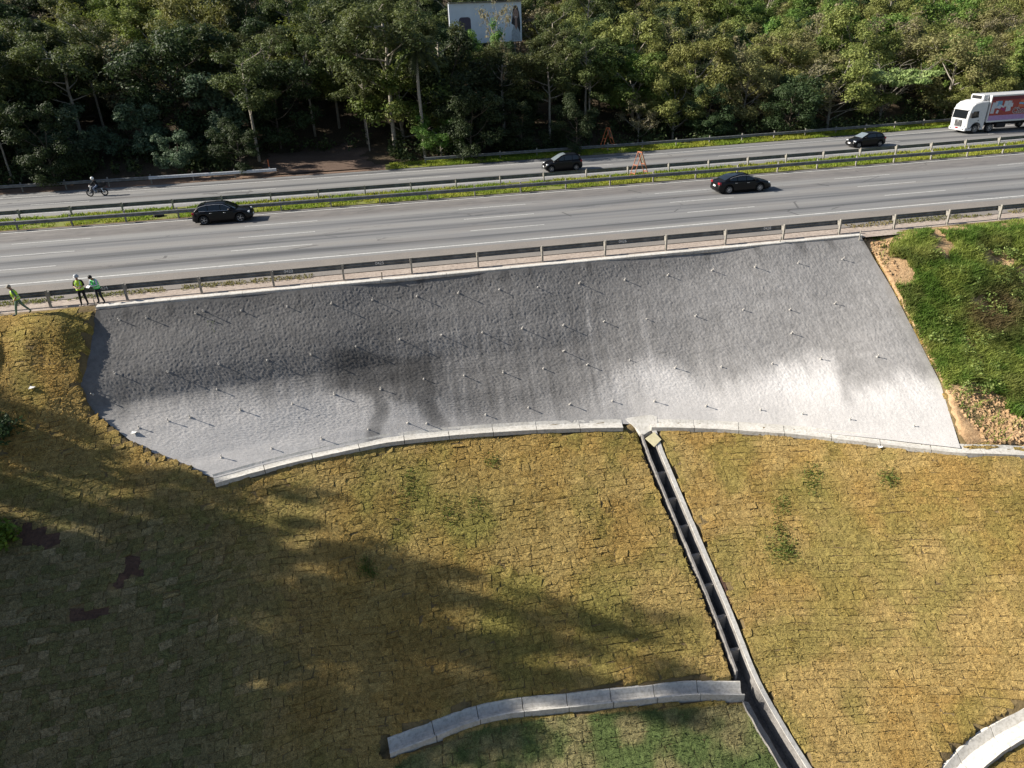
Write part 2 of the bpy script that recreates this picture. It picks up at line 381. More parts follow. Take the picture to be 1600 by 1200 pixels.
def terrain(x, y):
    z = hgt(x, y)+.10*(fbm(x, y, 2.2, 3)-.5)
    ins = in_poly(x, y, WALL_POLY); dw = dist_path(x, y, WALL_POLY+[WALL_POLY[0]])
    z = np.where(ins, z-1.3*smooth(0, .7, dw), z+.28*np.exp(-dw/.8)*smooth(-9.5, -11.5, x)*smooth(0, -.8, z))
    z = z-1.35*(1-smooth(.42, .60, dist_path(x, y, CH_PATH)))
    for pth, wd, dp in ((BERM_PATH, .38, .40), (RDRAIN_PATH, .50, .40), (TOE_PATH-np.array([0, .22]), .14, .16)):
        d, zp = near_path(x, y, pth, hgt(pth[:, 0], pth[:, 1])); z = np.where(d < wd+.3, np.minimum(z, (zp-dp)*(1-smooth(wd-.04, wd+.05, d))+z*smooth(wd-.04, wd+.05, d)), z)
    return z
def sheet(name, xs, ys, zf, mat, parent=None, cf=None, flat=False):
    X, Y = np.meshgrid(xs, ys, indexing='ij'); Z = zf(X, Y); n, m = X.shape
    V = np.stack([X, Y, Z], -1).reshape(-1, 3); i = np.arange(n*m).reshape(n, m)
    F = np.stack([i[:-1, :-1], i[1:, :-1], i[1:, 1:], i[:-1, 1:]], -1).reshape(-1, 4)
    return obj(name, V, F, mat, parent, flat=flat, col=(cf(V) if cf else None))

# one sheet of earth to the horizon, lower than everything in view, then the parts one sees
g = obj('ground', [(-1500, -1500, -24), (1500, -1500, -24), (1500, 1500, -24), (-1500, 1500, -24)], [(0, 1, 2, 3)], M['soil'])
tag(g, kind='structure')
slope = sheet('slope', np.arange(-60, 68.1, .3), np.r_[np.arange(3, 40.6, .3), 41.0], terrain, M['thatch'])
tag(slope, kind='structure')

# ------------------------------------------------------------------ the sprayed concrete wall
def curve(P, t):
    s = np.r_[0, np.cumsum(np.linalg.norm(np.diff(P, axis=0), axis=1))]; s /= s[-1]
    return np.stack([np.interp(t, s, P[:, i]) for i in range(3)], 1)
NU, NV = 1150, 250
def soft(P, n, it=8):
    q = curve(P, np.linspace(0, 1, n)); a, b = q[0].copy(), q[-1].copy()
    for _ in range(it):
        q[1:-1] = q[1:-1]*.5+(q[:-2]+q[2:])*.25
    return q
ct = soft(np.array([LEFT_EDGE[0], RIGHT_EDGE[0]]), NU); cb = soft(TOE, NU, 60); cl = soft(LEFT_EDGE, NV, 20); cr = soft(RIGHT_EDGE, NV, 20)
uu = np.linspace(0, 1, NU)[:, None, None]; vv = np.linspace(0, 1, NV)[None, :, None]
W0 = (1-vv)*ct[:, None]+vv*cb[:, None]+(1-uu)*cl[None]+uu*cr[None]-((1-uu)*(1-vv)*ct[0]+uu*(1-vv)*ct[-1]+(1-uu)*vv*cb[0]+uu*vv*cb[-1])
du = np.gradient(W0, axis=0); dv = np.gradient(W0, axis=1); WN = np.cross(dv, du); WN /= np.linalg.norm(WN, axis=-1, keepdims=True)
if WN[NU//2, NV//2, 2] < 0: WN = -WN
su = W0[..., 0]; sv = np.concatenate([np.zeros((NU, 1)), np.cumsum(np.linalg.norm(np.diff(W0, axis=1), axis=2), axis=1)], 1)
edge = np.minimum(smooth(0, .02, uu[..., 0])*smooth(1, .98, uu[..., 0]), smooth(1, .97, vv[..., 0])*smooth(0, .03, vv[..., 0]))
bulge = np.sin(np.pi*vv[..., 0])*.30*smooth(.0, .2, uu[..., 0])*smooth(1, .8, uu[..., 0])
def wall_point(u, v):
    i = np.clip(int(round(u*(NU-1))), 0, NU-1); j = np.clip(int(round(v*(NV-1))), 0, NV-1); return W1[i, j], WN[i, j]
roughness = smooth(1.05, .55, vv[..., 0]+.25*(vnoise(su, sv, 5)-.5))*.75+.25
grain = (vnoise(su+sv*.5, sv-su*.35, .10, .06)-.5)*.024+(vnoise(su+31, sv, .055)-.5)*.017
disp = (fbm(su, sv, 4.0, 1)-.5)*.14+.03*(vnoise(su*.3, sv+.05*su, 1.0, .9)-.5)+edge*roughness*grain
W1 = W0+WN*disp[..., None]
# albedo: dry grey shotcrete, paler where the last coat was sprayed, darker where it is still damp
pz = W1[..., 2]
PXw, PYw, _ = project(W1.reshape(-1, 3)); PXw = PXw.reshape(NU, NV); PYw = PYw.reshape(NU, NV)
st = vnoise(su, sv*0+3, .40)*.5+vnoise(su+9, sv, .17, 4.0)*.5
base = .195+.05*(fbm(su, sv, 4, 3)-.5)+.045*(vnoise(su, sv, .16)-.5)+.03*(vnoise(su, sv, .5)-.5)
base = base*(1+.85*(st-.5)*smooth(.08, .4, vv[..., 0])*(.35+.65*smooth(480, 620, PXw)*smooth(1080, 960, PXw)))
# pale last coat: its upper limit along the wall (picture position of the photograph's spray edge)
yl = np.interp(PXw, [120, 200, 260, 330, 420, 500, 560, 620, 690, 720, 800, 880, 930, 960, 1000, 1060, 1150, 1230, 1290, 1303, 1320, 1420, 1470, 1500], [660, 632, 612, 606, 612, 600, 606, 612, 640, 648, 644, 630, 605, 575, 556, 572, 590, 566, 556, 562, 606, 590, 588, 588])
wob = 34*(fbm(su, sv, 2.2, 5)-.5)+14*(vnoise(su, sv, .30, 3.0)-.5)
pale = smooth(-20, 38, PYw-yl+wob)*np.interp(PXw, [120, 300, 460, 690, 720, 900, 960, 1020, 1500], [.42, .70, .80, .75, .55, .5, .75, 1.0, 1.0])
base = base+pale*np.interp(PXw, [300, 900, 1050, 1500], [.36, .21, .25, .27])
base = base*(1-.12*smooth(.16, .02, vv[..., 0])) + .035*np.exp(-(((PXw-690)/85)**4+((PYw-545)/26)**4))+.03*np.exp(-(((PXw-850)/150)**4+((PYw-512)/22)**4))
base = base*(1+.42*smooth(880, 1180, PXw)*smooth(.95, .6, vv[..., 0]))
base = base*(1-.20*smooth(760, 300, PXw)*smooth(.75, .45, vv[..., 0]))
# damp patch with a stem and an arm running down to the toe
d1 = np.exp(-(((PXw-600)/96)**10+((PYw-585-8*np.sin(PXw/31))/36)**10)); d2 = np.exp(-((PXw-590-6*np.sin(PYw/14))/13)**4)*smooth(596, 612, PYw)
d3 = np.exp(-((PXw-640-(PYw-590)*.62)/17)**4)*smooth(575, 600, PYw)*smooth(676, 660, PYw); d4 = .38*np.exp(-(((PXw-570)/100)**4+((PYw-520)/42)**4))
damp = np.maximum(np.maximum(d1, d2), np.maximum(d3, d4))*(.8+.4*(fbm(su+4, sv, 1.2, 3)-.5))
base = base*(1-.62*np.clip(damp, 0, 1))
base = base*(1+.38*np.exp(-((PXw-915-(PYw-410)*.06)/5)**2)*smooth(.25, .6, vnoise(su, sv, 1, 1.2))*smooth(530, 500, PYw))
base = base*(1-.35*smooth(.62, .72, fbm(su*1.3, sv*.5, 1.1, 4))*smooth(.12, .0, vv[..., 0]))       # run-off marks under the kerb
tint = np.stack([base*1.02, base*.985, base*.955], -1)
soilw = (smooth(1340, 1385, PXw-(PYw-370)*.45)*smooth(520, 430, PYw))[..., None]; tint = tint*(1-.6*soilw)+np.array([.36, .26, .17])*.6*soilw
idx = np.arange(NU*NV).reshape(NU, NV)
wall = empty('shotcrete_wall', (7, 38, 0)); tag(wall, 'long sloping retaining wall of rough grey sprayed concrete below the motorway', 'retaining wall')
def wall_child(name, me):
    o = link(name, me, wall); o.matrix_parent_inverse = Matrix.Translation((-7, -38, 0)); return o
WF = np.stack([idx[:-1, :-1], idx[:-1, 1:], idx[1:, 1:], idx[1:, :-1]], -1).reshape(-1, 4)
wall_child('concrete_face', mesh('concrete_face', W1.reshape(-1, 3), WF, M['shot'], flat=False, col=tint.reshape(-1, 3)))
def ribbon(path3, prof, seg, gap=.012, jit=0.0):
    """path3 (n,3); prof closed [(offset, dz)]; returns list of (V, F), one per cast segment"""
    P = np.asarray(path3, float); s = np.r_[0, np.cumsum(np.linalg.norm(np.diff(P, axis=0), axis=1))]
    n = max(1, int(round(s[-1]/seg))); out = []
    for k in range(n):
        a, b = s[-1]*k/n+gap/2, s[-1]*(k+1)/n-gap/2
        q = np.linspace(a, b, max(2, int((b-a)/.4)+1)); R = np.stack([np.interp(q, s, P[:, i]) for i in range(3)], 1)
        secs = []
        for i in range(len(R)):
            sa = np.array([np.interp(np.clip(q[i]-.2, 0, s[-1]), s, P[:, j]) for j in range(3)]); sb = np.array([np.interp(np.clip(q[i]+.2, 0, s[-1]), s, P[:, j]) for j in range(3)])
            t = sb-sa; t[2] = 0; t /= np.linalg.norm(t); nn = np.array([-t[1], t[0], 0])
            secs.append([R[i]+nn*(o+jit*(random.random()-.5))+np.array([0, 0, dz+jit*.5*(random.random()-.5)]) for o, dz in prof])
        mb = MB(); mb.loft(secs); out.append(mb)
    return out
# cap kerb along the top
kp = np.stack([np.linspace(-15.95, 30.4, 60), np.full(60, 40.55), np.zeros(60)], 1)
for mb in ribbon(kp, [(-.20, -.35), (.24, -.35), (.24, .10), (.18, .125), (-.14, .125), (-.20, .10)], 4.0, .02, .02):
    wall_child('cap_kerb', mb.mesh('cap_kerb', M['conc']))
# soil nail heads
M['nail'] = plain('pale_nail_head', (.46, .44, .41), .7)
nail_me = MB().tube([(0, 0, -.1), (0, 0, .26)], .024, 6).lathe([(.04, .24), (.04, .29), (.02, .31)], 8, 'z').lathe([(.075, -.02), (.075, .02), (.05, .05)], 8, 'z').mesh('nail', M['nail'])
def nearest_wall(px, py):
    k = np.argmin((PXw-px)**2+(PYw-py)**2); return np.unravel_index(k, PXw.shape)
NAILS = [(187, 500), (230, 497), (306, 490), (319, 486), (377, 485), (449, 479), (518, 474), (582, 468), (652, 463), (716, 458), (780, 453), (840, 449), (905, 443), (976, 437), (1043, 430), (1112, 423), (1180, 417), (1247, 412), (1316, 405),
         (180, 584), (263, 581), (342, 569), (418, 562), (486, 554), (556, 541), (625, 530), (690, 524), (754, 519), (816, 514), (880, 509), (944, 503), (1010, 499), (1087, 494), (1161, 484), (1234, 484), (1304, 474),
         (145, 617), (340, 609), (595, 608), (662, 592), (725, 587), (786, 582), (849, 576), (917, 570), (984, 563), (1055, 575), (1127, 573), (1207, 568), (1282, 561), (1371, 558), (1237, 521),
         (217, 669), (264, 659), (298, 652), (376, 641), (457, 632), (523, 616), (759, 648), (826, 637), (890, 632), (957, 627), (1022, 627), (1103, 635), (1188, 641), (1254, 647), (1328, 656), (1428, 667), (346, 715), (425, 701), (503, 686), (576, 671), (637, 661), (667, 662), (880, 549)]
for px, py in NAILS:
    i, j = nearest_wall(px, py)
    o = wall_child('nail', nail_me)
    n = Vector(WN[i, j]); o.matrix_parent_inverse = Matrix.Translation((-7, -38, 0))
    o.location = Vector(W1[i, j]); o.rotation_euler = (n+Vector((random.uniform(-.12, .12), random.uniform(-.12, .12), random.uniform(-.1, .15)))).to_track_quat('Z', 'Y').to_euler()
    o.scale = (.85, .85, random.uniform(.45, 1.15))

# ------------------------------------------------------------------ drains
def path3(p2, dz=0.0): return np.c_[p2, hgt(p2[:, 0], p2[:, 1])+dz]
def smooth_z(P, it=12):
    P = P.copy()
    for _ in range(it): P[1:-1, 2] = P[1:-1, 2]*.5+(P[:-2, 2]+P[2:, 2])*.25
    return P
def drain(name, P, prof, seg, mat, label, cat, jit=.018):
    e = empty(name, tuple(P[len(P)//2])); tag(e, label, cat)
    for mb in ribbon(P, prof, seg, .035, jit):
        o = link('drain_segment', mb.mesh('drain_segment', mat), e); o.matrix_parent_inverse = Matrix.Translation(tuple(-P[len(P)//2]))
    return e
GUT = [(-.22, -.3), (.40, -.3), (.40, .14), (.26, .0), (.10, -.05), (-.06, -.065), (-.14, -.045), (-.22, -.045)]
toe3 = smooth_z(path3(TOE_PATH, .02))
ia = int(np.argmin(np.hypot(TOE_PATH[:, 0]-13.0, TOE_PATH[:, 1]-33.6)))
drain('toe_gutter', toe3[:ia-1]-np.array([0, .22, 0]), GUT, 2.4, M['conc'], 'pale concrete gutter along the wall foot, from the dark corner to the stepped channel', 'gutter')
drain('toe_gutter', toe3[ia+2:]-np.array([0, .22, 0]), GUT, 2.4, M['conc'], 'white concrete gutter along the wall foot and on past its bright end', 'gutter')
DR = [(-.50, -.42), (.50, -.42), (.50, .10), (.42, .10), (.16, -.24), (-.08, -.28), (-.24, -.16), (-.40, .07), (-.50, .07)]
drain('berm_drain', smooth_z(path3(BERM_PATH, .02)), [(-o*.82, d) for o, d in DR[::-1]], 2.1, M['conc'], 'pale concrete berm drain curving across the slope into the stepped channel', 'drain', .022)
drain('berm_drain', smooth_z(path3(RDRAIN_PATH, .02)), [(o*1.1, d) for o, d in DR], 2.0, M['conc'], 'white concrete drain crossing the bottom corner of the sunlit slope', 'drain', .02)
# stepped channel
ch3 = smooth_z(path3(CH_PATH, 0.0), 20)
chan = empty('stepped_channel', tuple(ch3[0])); tag(chan, 'stepped concrete drainage channel running straight down the grass slope', 'drainage channel')
def chan_part(name, mb, mat):
    o = link(name, mb.mesh(name, mat), chan); o.matrix_parent_inverse = Matrix.Translation(tuple(-ch3[0])); return o
js = int(np.argmin(np.hypot(CH_PATH[:, 0]-BERM_PATH[-1, 0], CH_PATH[:, 1]-BERM_PATH[-1, 1])))
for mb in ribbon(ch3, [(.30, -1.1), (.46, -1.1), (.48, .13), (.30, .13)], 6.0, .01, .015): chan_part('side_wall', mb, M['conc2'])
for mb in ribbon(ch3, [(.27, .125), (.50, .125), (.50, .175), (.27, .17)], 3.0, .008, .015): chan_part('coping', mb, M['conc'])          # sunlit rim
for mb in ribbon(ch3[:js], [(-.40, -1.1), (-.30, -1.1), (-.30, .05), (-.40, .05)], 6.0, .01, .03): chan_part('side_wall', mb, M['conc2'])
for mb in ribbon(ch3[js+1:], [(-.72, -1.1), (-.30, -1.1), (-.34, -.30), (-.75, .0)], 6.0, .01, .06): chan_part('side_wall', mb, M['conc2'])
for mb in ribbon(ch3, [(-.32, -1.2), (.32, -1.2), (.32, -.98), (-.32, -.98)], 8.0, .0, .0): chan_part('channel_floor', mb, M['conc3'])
sdist = np.r_[0, np.cumsum(np.linalg.norm(np.diff(ch3[:js], axis=0), axis=1))]
for k, d in enumerate(np.arange(2.3, sdist[-1]-.3, 1.62)):
    c = np.array([np.interp(d, sdist, ch3[:js, i]) for i in range(3)]); c2 = np.array([np.interp(d+.3, sdist, ch3[:js, i]) for i in range(3)])
    t = c2-c; t[2] = 0; t /= np.linalg.norm(t); R = np.array([(-t[1], t[0], 0), (t[0], t[1], 0), (0, 0, 1)]).T
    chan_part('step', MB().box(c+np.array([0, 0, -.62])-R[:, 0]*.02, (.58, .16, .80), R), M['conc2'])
# concrete inlet apron at the head of the channel
ap = ch3[0]
ap_V = []
tp = CH_PATH[0]; top = np.array([13.45, 34.75])
mb = MB()
q = [ground_at(*p) for p in ((975, 655), (1026, 648), (1028, 668), (1013, 676), (1004, 682), (992, 668))]
q = [np.array([p[0], p[1], p[2]+.06]) for p in q]
mb.add(q+[p-np.array([0, 0, .25]) for p in q], [(0, 1, 2, 3, 4, 5), (11, 10, 9, 8, 7, 6)]+[(i, i+6, (i+1) % 6+6, (i+1) % 6) for i in range(6)])
chan_part('inlet_apron', mb, M['conc'])
M['ply'] = plain('raw_plywood', (.46, .42, .27), .8, .2, var=.12)
pc = [ground_at(*p) for p in ((1008, 690), (1022, 680), (1033, 692), (1022, 703))]
zt = max(p[2] for p in pc)-.05
pb = MB(); qq = [np.array([p[0], p[1], p[2]+.22]) for p in pc]; pb.add(qq+[p-np.array([0, 0, .03]) for p in qq], [(0, 1, 2, 3), (7, 6, 5, 4)]+[(i, i+4, (i+1) % 4+4, (i+1) % 4) for i in range(4)])
o = pb.build('plywood_sheet', M['ply']); tag(o, 'small square yellow plywood sheet laid across the head of the channel', 'board')

# ------------------------------------------------------------------ turf laid as sods in courses that follow the contours
SOD_L, SOD_DZ = .56, .285
xg = np.arange(-40, 52, .1); yg = np.arange(4, 40.9, .1)
XX, YY = np.meshgrid(xg, yg, indexing='ij'); HG = hgt(XX, YY)+.30*(YY-40.9)
BARE = [np.array([(25, 815), (60, 822), (108, 842), (70, 858), (30, 850)]), np.array([(198, 872), (220, 875), (226, 905), (205, 898), (190, 922), (180, 915)]), np.array([(110, 952), (160, 950), (165, 938), (178, 945), (170, 965), (115, 970)]),
        np.array([(222, 905), (230, 930), (236, 950), (231, 950), (224, 925)]), np.array([(1120, 890), (1130, 905), (1142, 945), (1146, 960), (1139, 958), (1128, 915)])]
VEG = [(1345, 370), (1400, 420), (1420, 470), (1455, 560), (1478, 600), (1505, 700), (1620, 690), (1620, 320)]
TURF = [(612, 1205), (640, 1178), (760, 1135), (860, 1120), (1165, 1100), (1235, 1210)]
NX, NY = 4, 3
TU, TV = np.meshgrid(np.linspace(0, 1, NX+1), np.linspace(0, 1, NY+1), indexing='ij')
border = ((TU == 0) | (TU == 1) | (TV == 0) | (TV == 1))
gi = np.arange((NX+1)*(NY+1)).reshape(NX+1, NY+1)
QF = np.stack([gi[:-1, :-1], gi[1:, :-1], gi[1:, 1:], gi[:-1, 1:]], -1).reshape(-1, 4)
loop = list(gi[:, 0])+list(gi[-1, 1:])+list(gi[:-1, -1][::-1])+list(gi[0, 1:-1][::-1])
nb = len(loop); nt = (NX+1)*(NY+1)
SKF = np.array([(loop[(k+1) % nb], loop[k], nt+k, nt+(k+1) % nb) for k in range(nb)])
TF = np.concatenate([QF, SKF])
levels = np.arange(-.05, -32, -SOD_DZ)
Yc = np.empty((len(levels), len(xg)))
for i in range(len(xg)):
    wob = .18*(vnoise(np.full(len(levels), xg[i]), levels*3, 2.5)-.5)+.06*(vnoise(np.full(len(levels), xg[i]), levels*9+50, .7)-.5)
    Yc[:, i] = np.interp(levels+wob, HG[i], yg, left=np.nan, right=np.nan)
tiles = []
for k in range(len(levels)-1):
    x = -40+rng.random()*SOD_L
    while x < 51:
        # keep the sods about the same length on the ground where a contour runs obliquely
        i = min(max(int((x+40)*10), 5), len(xg)-6); sl = abs(Yc[k, i+5]-Yc[k, i-5])
        L = SOD_L*rng.uniform(.70, 1.32)/math.sqrt(1+min(sl, 3)**2) if sl == sl else SOD_L
        tiles.append((k, x, x+L)); x += L
tk = np.array([t[0] for t in tiles]); t0 = np.array([t[1] for t in tiles]); t1 = np.array([t[2] for t in tiles]); NTl = len(tk)
rowc = smooth(.50, .75, vnoise(t0, tk*5.3, 3.0, 1.0)); colc = smooth(.5, .75, vnoise(t0*3.1, tk, 1.0, 4.0))
g0 = abs(rng.normal(0, .009, NTl))+(rng.random(NTl) < .12+.30*colc)*rng.uniform(.008, .05, NTl); g1 = abs(rng.normal(0, .009, NTl))+(rng.random(NTl) < .10+.22*rowc)*rng.uniform(.008, .045, NTl)
xa, xb = t0+g0/2, t1-g0/2
def yc_at(k, x):
    f = np.clip((x+40)*10, 0, len(xg)-1.001); i = f.astype(int); a_ = f-i; return Yc[k, i]*(1-a_)+Yc[k, i+1]*a_
yt0, yt1, yb0, yb1 = yc_at(tk, xa)-g1/2, yc_at(tk, xb)-g1/2, yc_at(tk+1, xa)+g1/2, yc_at(tk+1, xb)+g1/2
ok = np.isfinite(yt0+yt1+yb0+yb1); ok &= (yt0-yb0 < 1.3) & (yt1-yb1 < 1.3) & (yt0-yb0 > .1)
tk, xa, xb, yt0, yt1, yb0, yb1 = [v[ok] for v in (tk, xa, xb, yt0, yt1, yb0, yb1)]; NTl = len(tk)
sk = rng.normal(0, .05, NTl)[:, None, None]; e3 = lambda v: v[:, None, None]
SX = e3(xa)+e3(xb-xa)*TU+sk*(TV-.5); SY = (e3(yb0)+e3(yb1-yb0)*TU)*(1-TV)+(e3(yt0)+e3(yt1-yt0)*TU)*TV
cx = SX.mean((1, 2)); cy = SY.mean((1, 2)); cz = hgt(cx, cy); ppx, ppy, pz_ = project(np.stack([cx, cy, cz], 1))
keep = (ppx > -260) & (ppx < 1860) & (ppy < 1500) & (cy > 8)
keep &= ~in_poly(cx, cy, WALL_POLY) & (dist_path(cx, cy, WALL_POLY+[WALL_POLY[0]]) > .16) & (dist_path(cx, cy, CH_PATH) > .55) & (dist_path(cx, cy, TOE_PATH-np.array([0, .22])) > .20) & (dist_path(cx, cy, BERM_PATH) > .43) & (dist_path(cx, cy, RDRAIN_PATH) > .54)
for b_ in BARE: keep &= ~in_poly(ppx, ppy, b_)
keep &= ~in_poly(ppx, ppy, VEG)
SX, SY, cx, cy, ppx, ppy, pz_ = [v[keep] for v in (SX, SY, cx, cy, ppx, ppy, pz_)]; NTl = len(cx)
turf = in_poly(ppx, ppy, TURF)
def turf_colour(x, y, px, py, jit):
    """dry tan turf with greener tongues; worked out per vertex so that it runs across the joints"""
    a = fbm(x, y, 6.0, 3); b = fbm(x+40, y+11, 1.5, 4); r = rng.random(x.shape)
    tan = np.array([.385, .272, .105]); ochre = np.array([.350, .226, .075]); green = np.array([.225, .198, .056]); grey = np.array([.25, .21, .13])
    gm = smooth(.46, .76, a*.55+b*.6-.03+.10*(jit-.5))*.62
    gm = np.clip(gm+.55*np.exp(-(((px-690)/130)**2+((py-800)/50)**2))+.5*np.exp(-(((px-1270)/40)**2+((py-750)/25)**2))+.22*np.exp(-(((px-780)/260)**2+((py-960)/60)**2))+.15*smooth(1150, 900, px), 0, 1)
    om = smooth(.35, .7, fbm(x-7, y+3, 2.6, 3)+.2*(jit-.5))
    col = tan*(1-om[..., None])+ochre*om[..., None]
    col = col*(1-gm[..., None])+green*gm[..., None]
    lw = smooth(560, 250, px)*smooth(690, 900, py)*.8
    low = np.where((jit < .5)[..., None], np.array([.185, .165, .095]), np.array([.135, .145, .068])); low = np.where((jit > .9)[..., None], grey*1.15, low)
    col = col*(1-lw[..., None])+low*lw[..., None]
    tf = in_poly(px, py, TURF)
    if tf.any():
        m_ = smooth(.35, .7, fbm(x[tf], y[tf], 1.2, 3))
        col[tf] = np.array([.105, .140, .048])*(1-m_[..., None])+np.array([.24, .21, .10])*m_[..., None]
    return col
lift = .04+rng.normal(0, .004, NTl)+(rng.random(NTl) < .07)*rng.uniform(.005, .03, NTl)
tlx, tly = rng.normal(0, 1.0, (2, NTl))*np.where(ppx < 1120, .019, .011)*np.where(rng.random(NTl) < .12, 3.0, 1.0); tlx[turf] *= .3; tly[turf] *= .3
drop = np.where(ppx > 1120, .001, .006)
Z = terrain(SX.ravel(), SY.ravel()).reshape(SX.shape)+e3(lift)+e3(tlx)*(TU-.5)+e3(tly)*(TV-.5)+rng.normal(0, .008, SX.shape)-border*e3(drop)
SX = SX+rng.normal(0, .009, SX.shape)*border; SY = SY+rng.normal(0, .009, SY.shape)*border
T = np.stack([SX, SY, Z], -1).reshape(NTl, nt, 3); Sk = T[:, loop].copy(); Sk[..., 2] -= .07
TV3 = np.concatenate([T, Sk], 1)
vpx, vpy, _ = project(T.reshape(-1, 3)); jit = np.repeat(rng.random(NTl), nt)
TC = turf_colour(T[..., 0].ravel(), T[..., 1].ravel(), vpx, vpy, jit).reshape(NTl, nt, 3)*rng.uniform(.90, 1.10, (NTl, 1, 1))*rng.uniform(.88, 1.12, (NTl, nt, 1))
TC = np.concatenate([TC, TC[:, loop]*.8], 1)
inframe = (ppx > 0) & (ppx < 1600) & (ppy < 1195) & (ppy > 480)
order = np.argsort(-(inframe/pz_**2)); singles = np.zeros(NTl, bool); singles[order[:300]] = True
for i in np.nonzero(singles)[0]:
    ctr = T[i].mean(0); o = obj('sod', TV3[i]-ctr, TF, M['sod'], slope, col=TC[i]); o.location = tuple(ctr)
rest = np.nonzero(~singles)[0]
o = obj('sod_courses', TV3[rest].reshape(-1, 3), (TF[None]+(np.arange(len(rest))*(nt+nb))[:, None, None]).reshape(-1, 4), M['sod'], slope, col=TC[rest].reshape(-1, 3)); tag(o, kind='stuff')
def blades(P, N, h, w, col, lean=.5, seed=1, bend_=0.35):
    """P (n,3) roots, N ups -> verts, tris (two-segment blades), colours"""
    r = np.random.default_rng(seed); n = len(P); h = h*r.uniform(.6, 1.3, n); a = r.uniform(0, 2*np.pi, n)
    side = np.stack([np.cos(a), np.sin(a), np.zeros(n)], 1)*(w*r.uniform(.7, 1.3, n))[:, None]*.5
    b = r.uniform(0, 2*np.pi, n); ln = np.stack([np.cos(b), np.sin(b), np.zeros(n)], 1)*(lean*r.uniform(.2, 1, n))[:, None]
    d = N+ln; d /= np.linalg.norm(d, axis=1)[:, None]
    mid = P+d*(h*.55)[:, None]; tip = mid+(d+ln*bend_*2-np.array([0, 0, bend_])*.6)*(h*.5)[:, None]
    V = np.stack([P-side, P+side, mid+side*.8, mid-side*.8, tip], 1).reshape(-1, 3)
    k = np.arange(n)[:, None]*5
    F = np.concatenate([k+np.array([0, 1, 2]), k+np.array([0, 2, 3]), k+np.array([3, 2, 4])])
    return V, F, np.repeat(col, 5, 0)*r.uniform(.8, 1.2, (len(V), 1))
# stubble standing on the sods
w_ = 1/pz_; pick = rng.choice(NTl, 110000, p=w_/w_.sum()); uu_ = rng.random((110000, 2)); 
bx = xb_ = SX[pick, 0, 0]+(SX[pick, -1, 0]-SX[pick, 0, 0])*uu_[:, 0]; by = SY[pick, 0, 0]+(SY[pick, 0, -1]-SY[pick, 0, 0])*uu_[:, 1]
bz = terrain(bx, by)+.03; bpx_, bpy_, _ = project(np.stack([bx, by, bz], 1))
V, F, C = blades(np.stack([bx, by, bz], 1), np.tile([0, -.35, 1.0], (110000, 1)), .095, .034, turf_colour(bx, by, bpx_, bpy_, rng.random(110000))*rng.uniform(.55, 1.5, (110000, 1)), .8, 4)
o = obj('turf_stubble', V, F, M['blade'], slope, col=C); tag(o, kind='stuff')
# red earth showing where sods have slipped
for b in BARE:
    q = np.array([ground_at(*p) for p in b]); c = q.mean(0); n = len(q)
    V = [c+(0, 0, .03)]+[p+np.array([0, 0, .035]) for p in (q-c)*1.12+c]
    V = [np.array([v[0], v[1], float(terrain(np.array([v[0]]), np.array([v[1]]))[0])+.02]) for v in V]
    obj('bare_earth', V, [(0, 1+k, 1+(k+1) % n) for k in range(n)], M['redsoil'], slope)

# ================================================================== ROAD
def bend(x, y): return .0006*(np.asarray(x, float)-10)**2*np.clip((np.asarray(y, float)-46)/30, 0, 1)
XR = np.r_[-220., -150, np.arange(-100, 141, 4), 180, 260]
def strip(name, y0, y1, z, mat, parent=None, x0=None, x1=None, kind=None, ny=1):
    xs = XR if x0 is None else np.linspace(x0, x1, max(2, int((x1-x0)/2)+1))
    ys = np.linspace(y0, y1, ny+1); X, Y = np.meshgrid(xs, ys, indexing='ij')
    V = np.stack([X, Y+bend(X, Y), np.full_like(X, z)], -1).reshape(-1, 3); i = np.arange(X.size).reshape(X.shape)
    F = np.stack([i[:-1, :-1], i[1:, :-1], i[1:, 1:], i[:-1, 1:]], -1).reshape(-1, 4)
    o = obj(name, V, F, mat, parent)
    if kind: tag(o, kind=kind)
    return o
M['paledirt'] = ground_mat('pale_dirt', (.33, .275, .235), (.40, .34, .29), (.22, .18, .15), .6, 5, .5, .04)
strip('verge', 40.3, 46, -.03, M['paledirt'], kind='structure', x0=-16, x1=200)
strip('verge', 40.85, 46, -.03, M['paledirt'], kind='structure', x0=-220, x1=-16)
road = strip('road', 45.9, 61.0, 0.0, M['asphalt'], kind='structure', ny=4)
sh = strip('road_shoulder', 42.6, 45.96, .004, M['shoulder'], kind='structure')
strip('road', 65.1, 76.3, 0.0, M['asphalt'], kind='structure', ny=4); road2 = bpy.data.objects['road.001']
strip('edge_line', 46.42, 46.58, .008, M['paint'], road); strip('edge_line', 60.1, 60.26, .008, M['paint'], road)
for k, yy in enumerate((49.9, 53.3, 56.6)):
    for j in range(-4, 7):
        x0 = 6.1+16.4*j; strip('lane_dash', yy-.05, yy+.05, .008, M['paint'], road, x0, x0+5.4)
strip('edge_line', 66.6, 66.75, .008, M['paint'], road2); strip('edge_line', 74.2, 74.36, .008, M['paint'], road2)
for j in range(-4, 7):
    x0 = 2.0+16.4*j; strip('lane_dash', 70.45, 70.57, .008, M['paint'], road2, x0, x0+5.0)
M['mediansoil'] = ground_mat('median_earth', (.16, .17, .05), (.17, .20, .045), (.14, .11, .05), .6, 6)
med = strip('median', 60.95, 65.15, .05, M['mediansoil'], kind='structure', ny=4)
med = strip('verge', 76.25, 79.5, .04, M['mediansoil'], kind='structure', x0=1, x1=140)
strip('verge', 76.25, 79.5, .02, M['dirt'], kind='structure', x0=-100, x1=1)

